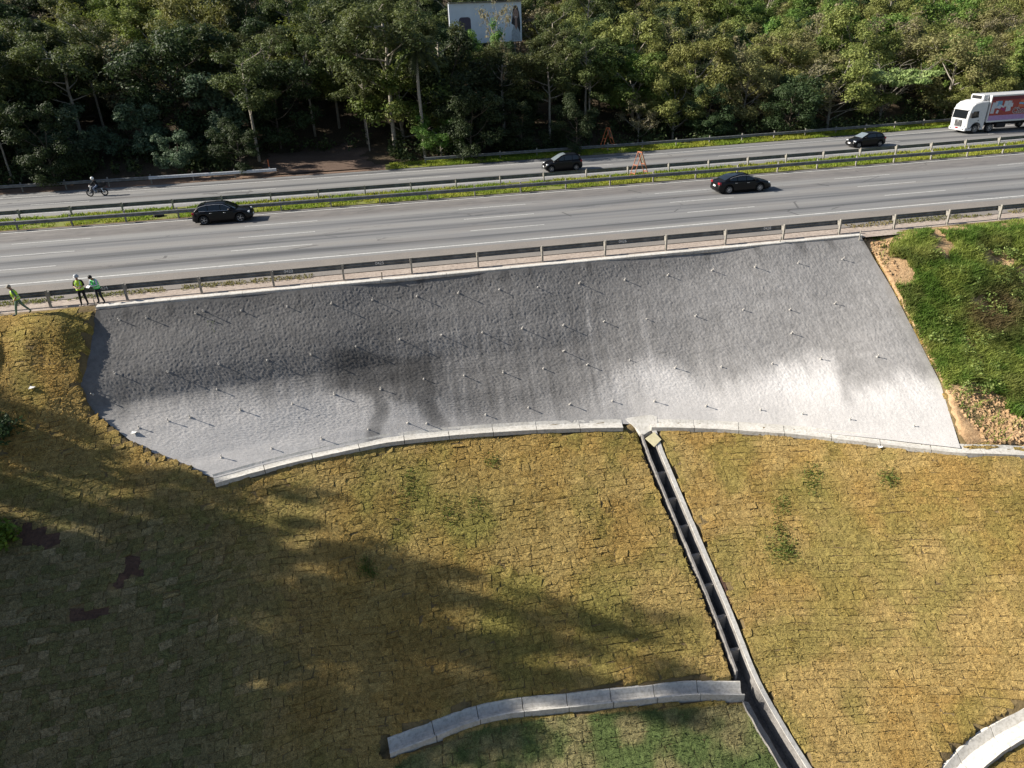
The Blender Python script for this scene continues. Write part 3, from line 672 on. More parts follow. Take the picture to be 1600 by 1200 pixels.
# ------------------------------------------------------------------ guardrails
WB = [(0, .0), (.04, .015), (.075, .05), (.075, .085), (.03, .13), (.03, .18), (.075, .225), (.075, .26), (.04, .295), (0, .31)]
def guardrail(name, label, x0, n, y, side, top=.80, mat='steel', pmat='post', spacing=4.0, bright=0):
    """side +1: beam on the far (+y) face of the posts"""
    e = empty(name, (x0, y+float(bend(x0, y)), 0)); tag(e, label, 'guardrail', 'motorway guardrails')
    P = MB(); P.box((0, 0, (top+.12)/2-.3), (.10, .14, top+.12+.6-.0)); pm = P.mesh('post', M[pmat])
    bm_ = MB().box((0, 0, 0), (.12, .22, .30)).mesh('spacer_block', M[pmat])
    secs = []
    for xx in np.linspace(0, spacing+.25, 3):
        s = [(xx, side*(d+.0), z) for d, z in WB]; secs.append(s+[(xx, side*(d-.012), z) for d, z in WB[::-1]])
    pan = MB().loft(secs).mesh('rail_panel', M[mat]); pan2 = MB().loft(secs).mesh('rail_panel', M['newsteel'])
    for k in range(n):
        x = x0+spacing*k; yy = y+float(bend(x, y)); y2 = y+float(bend(x+spacing, y))
        o = link('post', pm, e); o.location = (x-x0, yy-e.location.y, 0); o.rotation_euler = (random.gauss(0, .012), random.gauss(0, .012), 0)
        b = link('spacer_block', bm_, o); b.location = (0, side*.17, top-.17)
        p = link('rail_panel', pan2 if k >= n-bright else pan, e); p.location = (x-x0-.1, yy-e.location.y+side*(.28+.004*(k % 2)), top-.31+random.gauss(0, .006)); p.rotation_euler = (0, 0, math.atan2(y2-yy, spacing))
    return e
guardrail('guardrail', 'dark steel guardrail at the head of the wall with white painted numbers', -18.6-16, 26, 41.40, 1, .86)
guardrail('guardrail', 'steel guardrail on the near edge of the grass median', -27.98-20, 36, 60.95, -1, .80)
guardrail('guardrail', 'steel guardrail on the far edge of the grass median', -29.14-20, 36, 64.35, 1, .80)
guardrail('guardrail', 'steel guardrail beside the dark wood, ending in a bright panel near the dirt clearing', -58.0, 12, 77.0, -1, .80, bright=3)
guardrail('guardrail', 'steel guardrail along the far grass verge in front of the sunlit trees', 5.2, 27, 77.7, -1, .80)

# white figures stencilled on the rail
def lettering(name, txt, size, mat, parent, loc, rot, ext=.002, off=0.0):
    cu = bpy.data.curves.new(name, 'FONT'); cu.body = txt; cu.size = size; cu.extrude = ext; cu.offset = off; cu.align_x = 'CENTER'; cu.align_y = 'CENTER'
    tmp = bpy.data.objects.new(name, cu); COL.objects.link(tmp); dg = bpy.context.evaluated_depsgraph_get()
    me = bpy.data.meshes.new_from_object(tmp.evaluated_get(dg)); bpy.data.objects.remove(tmp); me.materials.clear(); me.materials.append(mat)
    o = link(name, me, parent); o.location = loc; o.rotation_euler = rot; return o
gr0 = bpy.data.objects['guardrail']
for px_, txt in ((452, '0420'), (593, '0425'), (975, '0426'), (170, '0424'), (1195, '0428')):
    x = onz(px_, {452: 420, 593: 410, 975: 379, 170: 441, 1195: 355}[px_], .72)[0]
    lettering('painted_number', txt, .26, M['white'], gr0, (x-gr0.location.x, .26, .73), (math.pi/2, 0, 0))

# ================================================================== GROUND BEYOND THE ROAD
def far_z(x, y):
    x = np.asarray(x, float); y = np.asarray(y, float); r = np.clip(y-bend(x, y)-79, 0, None)
    L_ = smooth(12, -25, x)
    z = r*(.16*(1-L_)+.20*L_)+.10*np.clip(r-30, 0, None)
    z = z-1.3*np.exp(-((r-4)/3.2)**2)*smooth(5, 22, x)*(r > 0)+.10*np.clip(-x-38, 0, None)*smooth(0, 12, r)
    z = z-r*.12*np.exp(-((x+6)/6.5)**2)*smooth(25, 8, r)
    return z+.5*(fbm(x, y, 7, 3)-.5)*smooth(0, 4, r)-.02
hill = sheet('hillside', np.arange(-140, 200.1, 2.0), np.r_[76.2, np.arange(79, 100, 1.0), np.arange(100, 262, 4)], lambda X, Y: far_z(X, Y+0)-.06*(Y < 79.2), M['forestfloor'])
tag(hill, kind='structure')
cl_x = np.arange(-14, 3.1, .5); cl_y = np.arange(77.4, 96, .5)
def clear_z(X, Y):
    m = 1-smooth(.62, .95, np.hypot((X+6)/7.8, (Y-80)/15.0)+.5*(fbm(X, Y, 2.2, 3)-.5)); return far_z(X, Y)+.10*m-.35*(1-m)+.05
M['dirt2'] = ground_mat('dark_dirt', (.105, .072, .055), (.14, .098, .075), (.07, .05, .038), .5, 6, .6, .05)  # clearing surface, a darker brown than the packed dirt
clr = sheet('dirt_clearing', cl_x, cl_y, clear_z, M['dirt2']); tag(clr, kind='structure')

# ------------------------------------------------------------------ trees
def tree_parts(seed, H, R, base=.35, limbs=7, sub=4, leaves=60, leaf=.26, clump=.75, flat=.65, colour=(.06, .09, .03), col2=None, lean=(0, 0), tr=.16, shape='round', droop=0.0, fork=.55):
    r = np.random.default_rng(seed); tb = MB(); cl = []
    def bentline(a, d, L, n, up, wob):
        P = [np.array(a, float)]; d = np.array(d, float); d /= np.linalg.norm(d)
        for i in range(n):
            d = d+np.array([0, 0, up])+r.normal(0, wob, 3); d /= np.linalg.norm(d); P.append(P[-1]+d*L/n)
        return np.array(P)
    zt = H*(fork if shape != 'tall' else .82)
    n = 7; t = np.linspace(0, 1, n); tp = np.stack([lean[0]*t**1.3+r.normal(0, .05*H/8, n)*t, lean[1]*t**1.3+r.normal(0, .05*H/8, n)*t, -.6+(zt+.6)*t], 1)
    tb.tube(tp, np.linspace(tr, tr*.5, n), 7)
    for k in range(limbs):
        f = base+(1-base)*(k+.5+r.uniform(-.3, .3))/limbs; f = min(max(f, base), 1)
        p = np.array([np.interp(f, t, tp[:, i]) for i in range(3)])
        az = k*2.4+r.uniform(-.5, .5)
        hgt_left = H-p[2]
        if shape == 'umbrella': el = r.uniform(.5, .9); L = np.hypot(R*r.uniform(.55, .95), hgt_left*.75)
        elif shape == 'tall': el = r.uniform(.1, .8); L = R*r.uniform(.5, 1.1)
        else:
            el = r.uniform(.35, 1.15) if f > .75 else r.uniform(.1, .6); L = r.uniform(.65, 1.0)*min(np.hypot(R, hgt_left*.6), R*1.25)
        d = (math.cos(az)*math.cos(el), math.sin(az)*math.cos(el), math.sin(el))
        lp = bentline(p, d, L, 5, .05-droop, .13); tb.tube(lp, np.linspace(tr*.42, tr*.14, 6), 5, False)
        for j in range(sub):
            g_ = r.uniform(.4, 1.0); q = lp[min(int(g_*5), 4)]+(lp[min(int(g_*5)+1, 5)]-lp[min(int(g_*5), 4)])*((g_*5) % 1)
            a2 = az+r.uniform(-1.3, 1.3); e2 = el*.5+r.uniform(-.2, .8) if shape != 'umbrella' else r.uniform(.15, .6)
            sp = bentline(q, (math.cos(a2)*math.cos(e2), math.sin(a2)*math.cos(e2), math.sin(e2)), L*r.uniform(.3, .55), 3, .08-droop, .18)
            tb.tube(sp, np.linspace(tr*.16, tr*.06, 4), 4, False); cl += [sp[-1], sp[2]*.5+sp[3]*.5+r.normal(0, .25, 3)]
        cl.append(lp[-1])
    cl = np.array(cl)
    if shape == 'umbrella': cl[:, 2] = cl[:, 2]*.35+(H-.7-.10*(np.hypot(cl[:, 0]-lean[0], cl[:, 1]-lean[1]))**1.35)*.65
    nl = len(cl)*leaves; c = np.repeat(cl, leaves, 0)
    siz = np.repeat(r.uniform(.6, 1.3, len(cl)), leaves)
    u = r.normal(0, 1, (nl, 3)); u /= np.linalg.norm(u, axis=1)[:, None]; rad = r.random(nl)**.45
    off = u*(rad*clump*siz)[:, None]*np.array([1, 1, flat]); P = c+off
    nrm = u*.9+np.array([0, 0, .55])+r.normal(0, .38, (nl, 3)); nrm /= np.linalg.norm(nrm, axis=1)[:, None]
    a = np.cross(nrm, r.normal(0, 1, (nl, 3))); a /= np.linalg.norm(a, axis=1)[:, None]; b = np.cross(nrm, a)
    s_ = (leaf*r.uniform(.6, 1.35, nl))[:, None]
    V = np.stack([P-a*s_*.62, P-b*s_*.30+nrm*s_*.06, P+a*s_*.62, P+b*s_*.30+nrm*s_*.06], 1).reshape(-1, 3)
    F = np.arange(nl*4).reshape(-1, 4)
    c1 = np.array(colour); c2 = np.array(col2 if col2 is not None else colour); mixv = np.repeat(r.random(len(cl)), leaves)*.7+r.random(nl)*.3
    C = (c1*(1-mixv[:, None])+c2*mixv[:, None])*r.uniform(.7, 1.3, (nl, 1)); C = np.repeat(C, 4, 0)
    return tb, V, F, C
KIND = {}
def kind(nm, nvar, bark, **k):
    for v in range(nvar):
        kk = dict(k); kk['H'] = k['H']*random.uniform(.92, 1.08); tb, V, F, C = tree_parts(hash_(nm)+v*17, **kk)
        KIND.setdefault(nm, []).append((tb.mesh('trunk', M[bark], flat=False), mesh('crown', V, F, M['leaf'], col=C), kk['H']))
def hash_(s): return sum(ord(c)*(i+3) for i, c in enumerate(s))
DK = (.030, .050, .018); DK2 = (.056, .080, .027)
kind('dense', 3, 'barkd', H=10, R=3.6, base=.2, limbs=12, sub=6, leaves=100, leaf=.24, clump=.95, colour=DK, col2=DK2)
kind('glossy', 2, 'barkd', H=7.5, R=2.9, base=.12, limbs=10, sub=6, leaves=80, leaf=.30, clump=.85, colour=(.065, .10, .055), col2=(.11, .15, .085))
kind('olive', 4, 'bark', H=8.0, R=3.7, base=.25, limbs=12, sub=6, leaves=105, leaf=.195, clump=.88, colour=(.155, .180, .044), col2=(.26, .262, .078))
kind('brown', 2, 'bark', H=7.5, R=3.6, base=.25, limbs=11, sub=6, leaves=90, leaf=.185, clump=.82, colour=(.165, .160, .062), col2=(.25, .225, .095))
kind('bright', 3, 'bark', H=7.5, R=3.3, base=.2, limbs=11, sub=6, leaves=100, leaf=.215, clump=.86, colour=(.090, .165, .030), col2=(.185, .24, .052))
kind('tall', 3, 'bark', H=13, R=3.3, base=.5, limbs=12, sub=5, leaves=82, leaf=.21, clump=.85, colour=(.058, .082, .024), col2=(.125, .140, .042), shape='tall', tr=.17)
kind('sparse', 2, 'bark', H=8.0, R=3.2, base=.3, limbs=10, sub=6, leaves=20, leaf=.22, clump=.75, colour=(.20, .185, .10), col2=(.29, .255, .14), tr=.14)
kind('umbrella', 1, 'bark', H=6.4, R=5.0, base=.35, limbs=16, sub=8, leaves=60, leaf=.28, clump=.75, flat=.35, colour=(.19, .26, .075), col2=(.31, .36, .14), shape='umbrella', tr=.15, fork=.42)
kind('yellow', 3, 'barkd', H=11, R=3.6, base=.3, limbs=12, sub=6, leaves=92, leaf=.21, clump=.9, colour=(.105, .135, .024), col2=(.19, .205, .040))
kind('leaning', 1, 'bark', H=13, R=3.2, base=.6, limbs=8, sub=3, leaves=16, leaf=.24, clump=.8, colour=(.15, .16, .05), col2=(.22, .21, .08), lean=(-7.5, 2), tr=.17, shape='tall')
# palm
def palm():
    r = np.random.default_rng(5); H = 8.2; tb = MB()
    tb.tube([(0, 0, -.5), (.05, 0, 2.5), (-.02, .05, 5.5), (.05, 0, H)], [.17, .14, .13, .10], 8)
    V = []; F = []; C = []
    for k in range(22):
        az = k*2.399; el = r.uniform(-.1, 1.2); L = r.uniform(2.2, 3.0); p = np.array([.05, 0, H]); d = np.array([math.cos(az)*math.cos(el), math.sin(az)*math.cos(el), math.sin(el)])
        side = np.array([-math.sin(az), math.cos(az), 0]); n = 16
        for i in range(n):
            q = p+d*L/n; d = d+np.array([0, 0, -.12]); d /= np.linalg.norm(d)
            for s_ in (-1, 1):
                l_ = .55*math.sin(math.pi*(i+1.5)/(n+2)); tip = q+side*s_*l_*.8+d*.2-np.array([0, 0, .3*l_])
                b_ = len(V); V += [p, q, tip]; F.append((b_, b_+1, b_+2)); c = np.array([.065, .085, .030])*r.uniform(.7, 1.3); C += [c]*3
            p = q
    return tb.mesh('trunk', M['bark'], flat=False), mesh('crown', np.array(V), np.array(F), M['leaf'], col=np.array(C)), H
KIND['palm'] = [palm()]
TREES = []
def plant(kd, x, y, z, H=None, rz=None, label=None, group=None, name='tree', sxy=1.0):
    tm, cm, H0 = random.choice(KIND[kd]); s = (H/H0) if H else random.uniform(.85, 1.2)
    e = empty(name, (x, y, z), random.uniform(0, 6.28) if rz is None else rz); e.scale = (s*sxy, s*sxy, s)
    link('trunk', tm, e); link('crown', cm, e); tag(e, label, 'tree', group)
    TREES.append((x, y, H or H0)); return e
def spot(px, py):
    """ground point on the hillside seen at this picture position"""
    d = ray(px, py); t = np.linspace(60, 260, 2600); P = CAM+t[:, None]*d; b = P[:, 2] < np.maximum(far_z(P[:, 0], P[:, 1]), -.02)
    k = int(np.argmax(b)) if b.any() else -1; return P[k]
def named(kd, px, py, H, label, rz=None, name='tree', sxy=1.0, top=None):
    P = spot(px, py); z = float(far_z(P[0], P[1]))
    if top is not None:
        H = 2.0
        while project((P[0], P[1], z+H))[1] > top: H += .1
    return plant(kd, P[0], P[1], z, H, rz, label, name=name, sxy=sxy)
named('umbrella', 1374, 189, 6.6, 'flat-topped pale green tree with forked white trunks beside the far guardrail')
named('palm', 664, 247, 10.4, 'lone palm with drooping fronds at the edge of the dark wood', name='palm_tree')
named('tall', 618, 236, 15.5, 'tall pale-trunked tree with a spreading olive crown near the dirt clearing', sxy=1.25)
named('tall', 578, 236, 9.0, 'slim pale-trunked young tree standing alone at the back of the dirt clearing', sxy=.7)
named('sparse', 997, 219, 5.2, 'small thin-trunked tree with a flat sparse crown behind the orange trestle')
named('olive', 1085, 190, 9.5, 'broad dense olive tree with a tall rounded crown at the shade line')
named('brown', 1160, 196, 7.6, 'straw-coloured forked tree leaning over the far guardrail')
named('sparse', 1245, 196, 7.0, 'thin-leaved grey tree with bare twisting branches by the far guardrail', sxy=1.2)
named('olive', 1470, 150, 7.6, 'wide olive tree just behind the white truck cab', sxy=1.3)
named('sparse', 1583, 128, 9.0, 'open-branched tree with pale trunk above the truck trailer')
named('leaning', 262, 195, 13.5, 'bare-stemmed tree leaning steeply over the dark wood', rz=.1)
named('glossy', 352, 232, 7.5, 'glossy large-leaved bush-like tree in front of the dark wood', sxy=1.1)
named('glossy', 230, 248, 5.5, 'low bluish-green leafy tree above the motorcyclist', sxy=1.1)
named('bright', 752, 170, 7.6, 'bright lime green crown in front of the billboard', sxy=.55, top=38)
named('sparse', 778, 160, 7.5, 'thin grey tree with brown tips standing in front of the billboard', sxy=.5, top=12)
named('bright', 690, 245, 4.5, 'light green sapling beside the lone palm')
NAMED = list(TREES)
LAB = {'dense': 'dark leafy tree', 'glossy': 'glossy leafy tree', 'olive': 'olive-green tree', 'brown': 'straw-brown tree', 'bright': 'fresh green leafy tree', 'tall': 'tall slim-trunked tree', 'sparse': 'grey bare-twigged tree', 'yellow': 'tall yellowish-green tree'}
ZONE = {0: ('massed in the dark wood above the motorcyclist', 'trees of the shaded wood'), 1: ('in the shaded wood around the billboard', 'trees around the billboard'), 2: ('on the sunlit hillside behind the far guardrail', 'trees of the sunlit hillside')}
BB = np.array([15.5, 104.0])                                      # billboard stands here
def clear_of_billboard(x, y):
    q = project((x, y, 10.0))[0]; return not (690 < q < 850 and 90 < y < 108)
TODO = []; cnt = 0
for iy, y in enumerate(np.r_[80.6, 84.6, 89, 94, 99.5, 105.5, 112, 119.5, 128, 138]):
    sp_ = 5.0 if y < 96 else (5.9 if y < 110 else 7.0)
    x = -62-(y-80)*.6+random.random()*sp_
    while x < 96+(y-80)*.75:
        xx = x+random.uniform(-1.5, 1.5); yy = y+random.uniform(-1.7, 1.7)+float(bend(xx, 78)); x += sp_*random.uniform(.85, 1.2)
        if abs(xx+6) < 7.5-(yy-79)*.45 and yy < 91: continue          # the clearing
        if min(math.hypot(xx-a, yy-b) for a, b, _ in NAMED) < 2.3 or any(abs(xx-a) < 2.2 and b < 87 and yy < b+1.0 for a, b, _ in NAMED): continue
        if (abs(xx-NAMED[0][0]) < 6.8 and yy < NAMED[0][1]+6) or (abs(xx-25.9) < 2.6 and yy < 84.5): continue
        zn = 0 if xx < -4 else (1 if xx < 29+(yy-80)*.25 else 2)
        if zn == 0: kd = random.choices(['dense', 'glossy', 'tall', 'yellow', 'sparse', 'olive'], [6, 2 if y < 90 else 0, 3.5, 6 if y > 95 else 0, .7, .4 if y < 95 else 2])[0]; H = random.uniform(8.5, 12.5)
        elif zn == 1: kd = random.choices(['dense', 'tall', 'olive', 'bright', 'sparse', 'yellow'], [6, 5, .6 if y < 100 else 2, .4, 1.0, .5])[0]; H = random.uniform(7.5, 11.5)
        else: kd = random.choices(['olive', 'brown', 'bright', 'sparse', 'dense', 'tall'], [6, 1.8, 3.4, .9, 1.5, .8 if y > 95 else 0])[0]; H = random.uniform(6.4, 9.8)
        if kd == 'tall': H *= 1.2
        if kd == 'glossy': H *= .65
        if y < 83: H *= random.uniform(.55, .85)
        z = float(far_z(xx, yy))
        if not clear_of_billboard(xx, yy):                                   # only low growth in front of the billboard
            while H > 1.5 and project((xx, yy, z+H))[1] < 66: H -= .3
            if H < 2.2: continue
        q = project((xx, yy, z+H*.8))
        if q[0] < -330 or q[0] > 1720: continue
        TODO.append((kd, xx, yy, z, H, random.uniform(.95, 1.3), zn, q[0])); cnt += 1
MARKS = ((-60, 'beyond the left picture edge'), (80, 'near the left picture edge'), (200, 'above the motorcyclist'), (330, 'above the crossover car'), (450, 'left of the dirt clearing'), (540, 'behind the dirt clearing'), (665, 'by the lone palm'), (765, 'by the billboard'), (870, 'above the tall hatchback'), (945, 'behind the orange trestle'),
         (1060, 'between trestle and saloon'), (1160, 'above the black saloon'), (1270, 'between saloon and flat-topped tree'), (1374, 'by the flat-topped pale tree'), (1470, 'in front of the truck cab'), (1560, 'above the truck'), (1680, 'beyond the right picture edge'))
seen = {}
for kd, xx, yy, z, H, sx_, zn, qx in TODO:
    row = 'at the wood edge' if yy-float(bend(xx, 78)) < 87 else ('halfway up the slope' if yy < 103 else ('high on the slope' if yy < 116 else 'highest up'))
    mk = min(MARKS, key=lambda m: abs(m[0]-qx))[1]; size = ('low ' if H < 6.2 else ('big ' if H > 9.6 else ''))+('broad ' if sx_ > 1.17 else '')
    lb = size+LAB[kd]+' '+row+' '+mk; k_ = seen.get(lb, 0); seen[lb] = k_+1
    if k_: lb = ('second ', 'third ', 'fourth ', 'fifth ', 'sixth ', 'seventh ', 'eighth ')[min(k_-1, 6)]+lb
    plant(kd, xx, yy, z, H, None, lb, ZONE[zn][1], sxy=sx_)
print('forest trees', cnt)
random.seed(99)
# trees beyond the picture's edge whose shade falls over the lower slope
for x, y, ztop, kd, sx_ in ((-35, 39.0, 6.6, 'olive', .42), (-37, 38.0, 8.6, 'tall', .40), (-35.5, 36.7, 10.6, 'tall', .42), (-37, 35.3, 11.8, 'tall', .36), (-36, 34.1, 12.4, 'tall', .42), (-37.5, 32.9, 14.4, 'tall', .36), (-36, 31.5, 15.6, 'tall', .40),
                             (-35, 36.2, 5.5, 'dense', .60), (-36, 33.4, 6.5, 'dense', .60), (-36, 29.6, 8.6, 'dense', .62), (-35, 27.2, 7.6, 'dense', .8), (-37, 24.6, 7.0, 'dense', .85), (-34, 21.4, 5.0, 'dense', .9), (-36, 17.2, 4.0, 'dense', .9), (-31, 24.0, .5, 'dense', .9), (-31, 19.5, -.5, 'dense', .9), (-30.5, 29, 1.0, 'dense', .8)):
    H = ztop-float(hgt(x, y))
    plant(kd, x, y, float(hgt(x, y)), H, None, 'tree outside the picture beyond the shaded end of the slope', 'trees shading the slope', sxy=sx_)

# undergrowth along the wood's edge
def leafstuff(name, P, leaf, c1, c2, parent=None, seed=0, n=1):
    r = np.random.default_rng(seed); nl = len(P); nrm = r.normal(0, .7, (nl, 3))+np.array([0, -.2, .8]); nrm /= np.linalg.norm(nrm, axis=1)[:, None]
    a = np.cross(nrm, r.normal(0, 1, (nl, 3))); a /= np.linalg.norm(a, axis=1)[:, None]; b = np.cross(nrm, a); s_ = (leaf*r.uniform(.5, 1.4, nl))[:, None]
    V = np.stack([P-a*s_*.6, P-b*s_*.3, P+a*s_*.6, P+b*s_*.3], 1).reshape(-1, 3)
    m_ = r.random((nl, 1)); C = np.repeat((np.array(c1)*(1-m_)+np.array(c2)*m_)*r.uniform(.7, 1.3, (nl, 1)), 4, 0)
    return obj(name, V, np.arange(nl*4).reshape(-1, 4), M['leaf'], parent, col=C)
r_ = np.random.default_rng(11); U = []
for k in range(620):
    x = r_.uniform(-52, 92); y = 79.6+abs(r_.normal(0, 5.5))+.2
    y += float(bend(x, 78))
    if (abs(x+6) < 7.5 and y < 86.5) or (abs(x-25.9) < 2.2 and y < 83.5): continue
    z = float(far_z(x, y)); R_ = r_.uniform(.5, 1.3); hh = r_.uniform(.5, 1.6); n = 70
    u = r_.normal(0, 1, (n, 3)); u /= np.linalg.norm(u, axis=1)[:, None]; U.append(np.array([x, y, z+hh*.6])+u*(r_.random(n)**.5)[:, None]*np.array([R_, R_, hh]))
o = leafstuff('undergrowth', np.concatenate(U), .30, (.035, .055, .018), (.085, .105, .035), None, 12); tag(o, 'low leafy undergrowth along the edge of the wood', kind='stuff'); 

# ------------------------------------------------------------------ grass strips
def grass_strip(name, x0, x1, ya, yb, n, h, label, cols, seed, z=.05):
    r = np.random.default_rng(seed); x = r.uniform(x0, x1, n); y = r.uniform(ya, yb, n); m_ = fbm(x, y, 1.4, 3); k = m_ > .34; x, y, m_ = x[k], y[k], m_[k]
    P = np.stack([x, y+bend(x, y), np.full(len(x), z)], 1); t = smooth(.35, .65, fbm(x+9, y, 3, 2))[:, None]
    V, F, C = blades(P, np.tile([0, 0, 1.0], (len(P), 1)), h, .07, np.array(cols[0])*(1-t)+np.array(cols[1])*t, .7, seed)
    o = obj(name, V, F, M['blade'], None, col=C); tag(o, label, kind='stuff'); return o
GC = ((.19, .27, .030), (.30, .32, .045))
grass_strip('grass', -42, 85, 61.0, 65.0, 46000, .22, 'bright green mown grass on the central median', GC, 21)
grass_strip('grass', 1.5, 95, 76.3, 79.3, 30000, .26, 'bright green grass along the far verge', GC, 22)
grass_strip('grass', -24, -4.5, 42.3, 43.1, 1500, .12, 'sparse weeds on the hard shoulder by the workers', ((.13, .15, .04), (.20, .18, .07)), 23, 0)
grass_strip('grass', 31, 52, 42.3, 43.3, 1600, .12, 'sparse dry weeds on the shoulder above the green bank', ((.15, .15, .05), (.24, .20, .09)), 24, 0)

# ------------------------------------------------------------------ overgrown bank past the end of the wall
bx_ = np.arange(29.0, 56.1, .24); by_ = np.arange(24.5, 40.9, .24)
bank_poly = [tuple(p[:2]+np.array([.05, 0])) for p in RIGHT_EDGE]+[(30.2, 26.85), (32.5, 26.25), (36.5, 25.45), (44, 24.5), (58, 23), (58, 40.9), (30.3, 40.9)]
_bx = np.arange(28, 58.01, .12); _by = np.arange(23.5, 41.01, .12); _BX, _BY = np.meshgrid(_bx, _by, indexing='ij'); _T = terrain(_BX, _BY)
_dr = dist_path(_BX, _BY, RIGHT_EDGE[:, :2]); _dt = dist_path(_BX, _BY, TOE_PATH)
_BZ = np.where(in_poly(_BX, _BY, bank_poly), _T+.10+.75*(fbm(_BX, _BY, 1.7, 3)-.42)*smooth(0, 1.2, _dr)*smooth(0, 1.5, _dt)*smooth(40.7, 39.3, _BY), _T-.6)
def bank_z(X, Y):
    fx = np.clip((np.asarray(X, float)-28)/.12, 0, len(_bx)-1.001); fy = np.clip((np.asarray(Y, float)-23.5)/.12, 0, len(_by)-1.001); i = fx.astype(int); j = fy.astype(int); a_ = fx-i; b_ = fy-j
    return _BZ[i, j]*(1-a_)*(1-b_)+_BZ[i+1, j]*a_*(1-b_)+_BZ[i, j+1]*(1-a_)*b_+_BZ[i+1, j+1]*a_*b_
bank = sheet('bank', bx_, by_, bank_z, M['tansoil']); tag(bank, kind='structure')
r_ = np.random.default_rng(31)
def bank_pts(n):
    X = r_.uniform(30, 55, n); Y = r_.uniform(25.6, 40.6, n); k = in_poly(X, Y, bank_poly); X, Y = X[k], Y[k]; Z = bank_z(X, Y); px, py, _ = project(np.stack([X, Y, Z], 1)); return X, Y, Z, px, py
X, Y, Z, px, py = bank_pts(240000)
soil_top = in_poly(px, py, [(1345, 372), (1390, 378), (1390, 420), (1402, 470), (1425, 520), (1400, 450)]); soil_low = in_poly(px, py, [(1478, 600), (1535, 605), (1575, 625), (1562, 645), (1625, 660), (1625, 700), (1500, 710)])
m_ = fbm(X, Y, 1.5, 4); dry = np.exp(-(((px-1555)/45)**2+((py-490)/38)**2))
dens = (m_ > .36) & ~(soil_top & (r_.random(len(X)) > .03)) & ~(soil_low & (r_.random(len(X)) > .06)) & (dist_path(X, Y, RIGHT_EDGE[:, :2]) > np.where(py > 470, .04, .25))
top_ = smooth(39.3, 40.1, Y); k = dens & (r_.random(len(X)) < .80)
g1_ = np.array([.125, .215, .036]); g2_ = np.array([.30, .355, .080]); br_ = np.array([.23, .165, .085])
t_ = smooth(.38, .66, fbm(X+5, Y, 1.1, 3))[:, None]; cc = g1_*(1-t_)+g2_*t_; dm = np.clip(dry*1.1+.25*(fbm(X-20, Y, 2, 2) > .6), 0, .9)[:, None]; cc = cc*(1-dm)+br_*dm
hh = np.where(top_ > .5, .16, .34+.45*fbm(X+3, Y+8, 2.2, 2))
V, F, C = blades(np.stack([X, Y, Z-.03], 1)[k], np.tile([0, -.45, 1.0], (k.sum(), 1)), hh[k], .040, cc[k], .75, 33, .45)
o = obj('grass', V, F, M['blade'], None, col=C); tag(o, 'lush tall green grass covering the bank past the wall', kind='stuff')
# leafy weeds among the grass
P = []; spots = [(px_, py_) for px_, py_ in zip(r_.uniform(1430, 1625, 55), r_.uniform(395, 620, 55)) if px_ > 1390+(py_-395)*.42]
for a, b in spots:
    q = ground_at(a, b); q[2] = float(bank_z(np.array([q[0]]), np.array([q[1]]))[0]); n = 130; u = r_.normal(0, 1, (n, 3)); u /= np.linalg.norm(u, axis=1)[:, None]
    P.append(q+np.array([0, -.1, .22])+u*(r_.random(n)**.5)[:, None]*np.array([.5, .45, .38])*r_.uniform(.6, 1.3))
o = leafstuff('weeds', np.concatenate(P), .13, (.15, .235, .055), (.29, .34, .10), None, 41); tag(o, 'leafy green weeds tangled through the bank grass', kind='stuff')
# crumbled clods of ochre earth
P = []
X, Y, Z, px, py = bank_pts(60000); k = in_poly(px, py, [(1482, 610), (1535, 605), (1580, 625), (1625, 650), (1625, 698), (1502, 706)]) | (in_poly(px, py, [(1348, 374), (1400, 380), (1408, 440), (1390, 430)]) & (r_.random(len(X)) < .4)); X, Y, Z = X[k][:1500], Y[k][:1500], Z[k][:1500]
oc = np.array([(1, 0, 0), (-1, 0, 0), (0, 1, 0), (0, -1, 0), (0, 0, 1), (0, 0, -1)], float); of = np.array([(0, 2, 4), (2, 1, 4), (1, 3, 4), (3, 0, 4), (2, 0, 5), (1, 2, 5), (3, 1, 5), (0, 3, 5)])
n = len(X); sz = (.03+.11*r_.random(n)**3)[:, None, None]; V = (oc[None]*sz*r_.uniform(.6, 1.4, (n, 6, 3)))+np.stack([X, Y, Z+.02], 1)[:, None]
o = obj('clods', V.reshape(-1, 3), (of[None]+np.arange(n)[:, None, None]*6).reshape(-1, 3), M['tansoil'], bank); tag(o, kind='stuff')
# bushes and fresh weeds on the turf
def bush(px, py, R_, n, label, c1, c2, leaf=.2):
    q = ground_at(px, py); r = np.random.default_rng(int(abs(px)+py)); u = r.normal(0, 1, (n, 3)); u /= np.linalg.norm(u, axis=1)[:, None]
    P = np.array([0, 0, R_*.65])+u*(r.random(n)**.45)[:, None]*np.array([R_, R_*.9, R_*.7])*(1+.3*np.sin(5*np.arctan2(u[:, 1], u[:, 0])))[:, None]
    e = empty('bush', tuple(q)); tag(e, label, 'bush'); leafstuff("foliage", P, leaf, c1, c2, e, int(abs(px)))
    st = MB()
    for k in range(6): a = k*1.05; st.tube([(0, 0, -.1), (.3*R_*math.cos(a), .3*R_*math.sin(a), R_*.5), (.7*R_*math.cos(a), .7*R_*math.sin(a), R_*.95)], [.02, .015, .008], 4)
    st.build('stem', M['barkd'], e)
bush(2, 688, 1.0, 900, 'leafy green bush at the upper left edge of the slope', (.05, .10, .03), (.11, .17, .06))
bush(-2, 852, .9, 800, 'bright green bush by the slipped red earth', (.09, .17, .02), (.17, .24, .03))
P = []; 
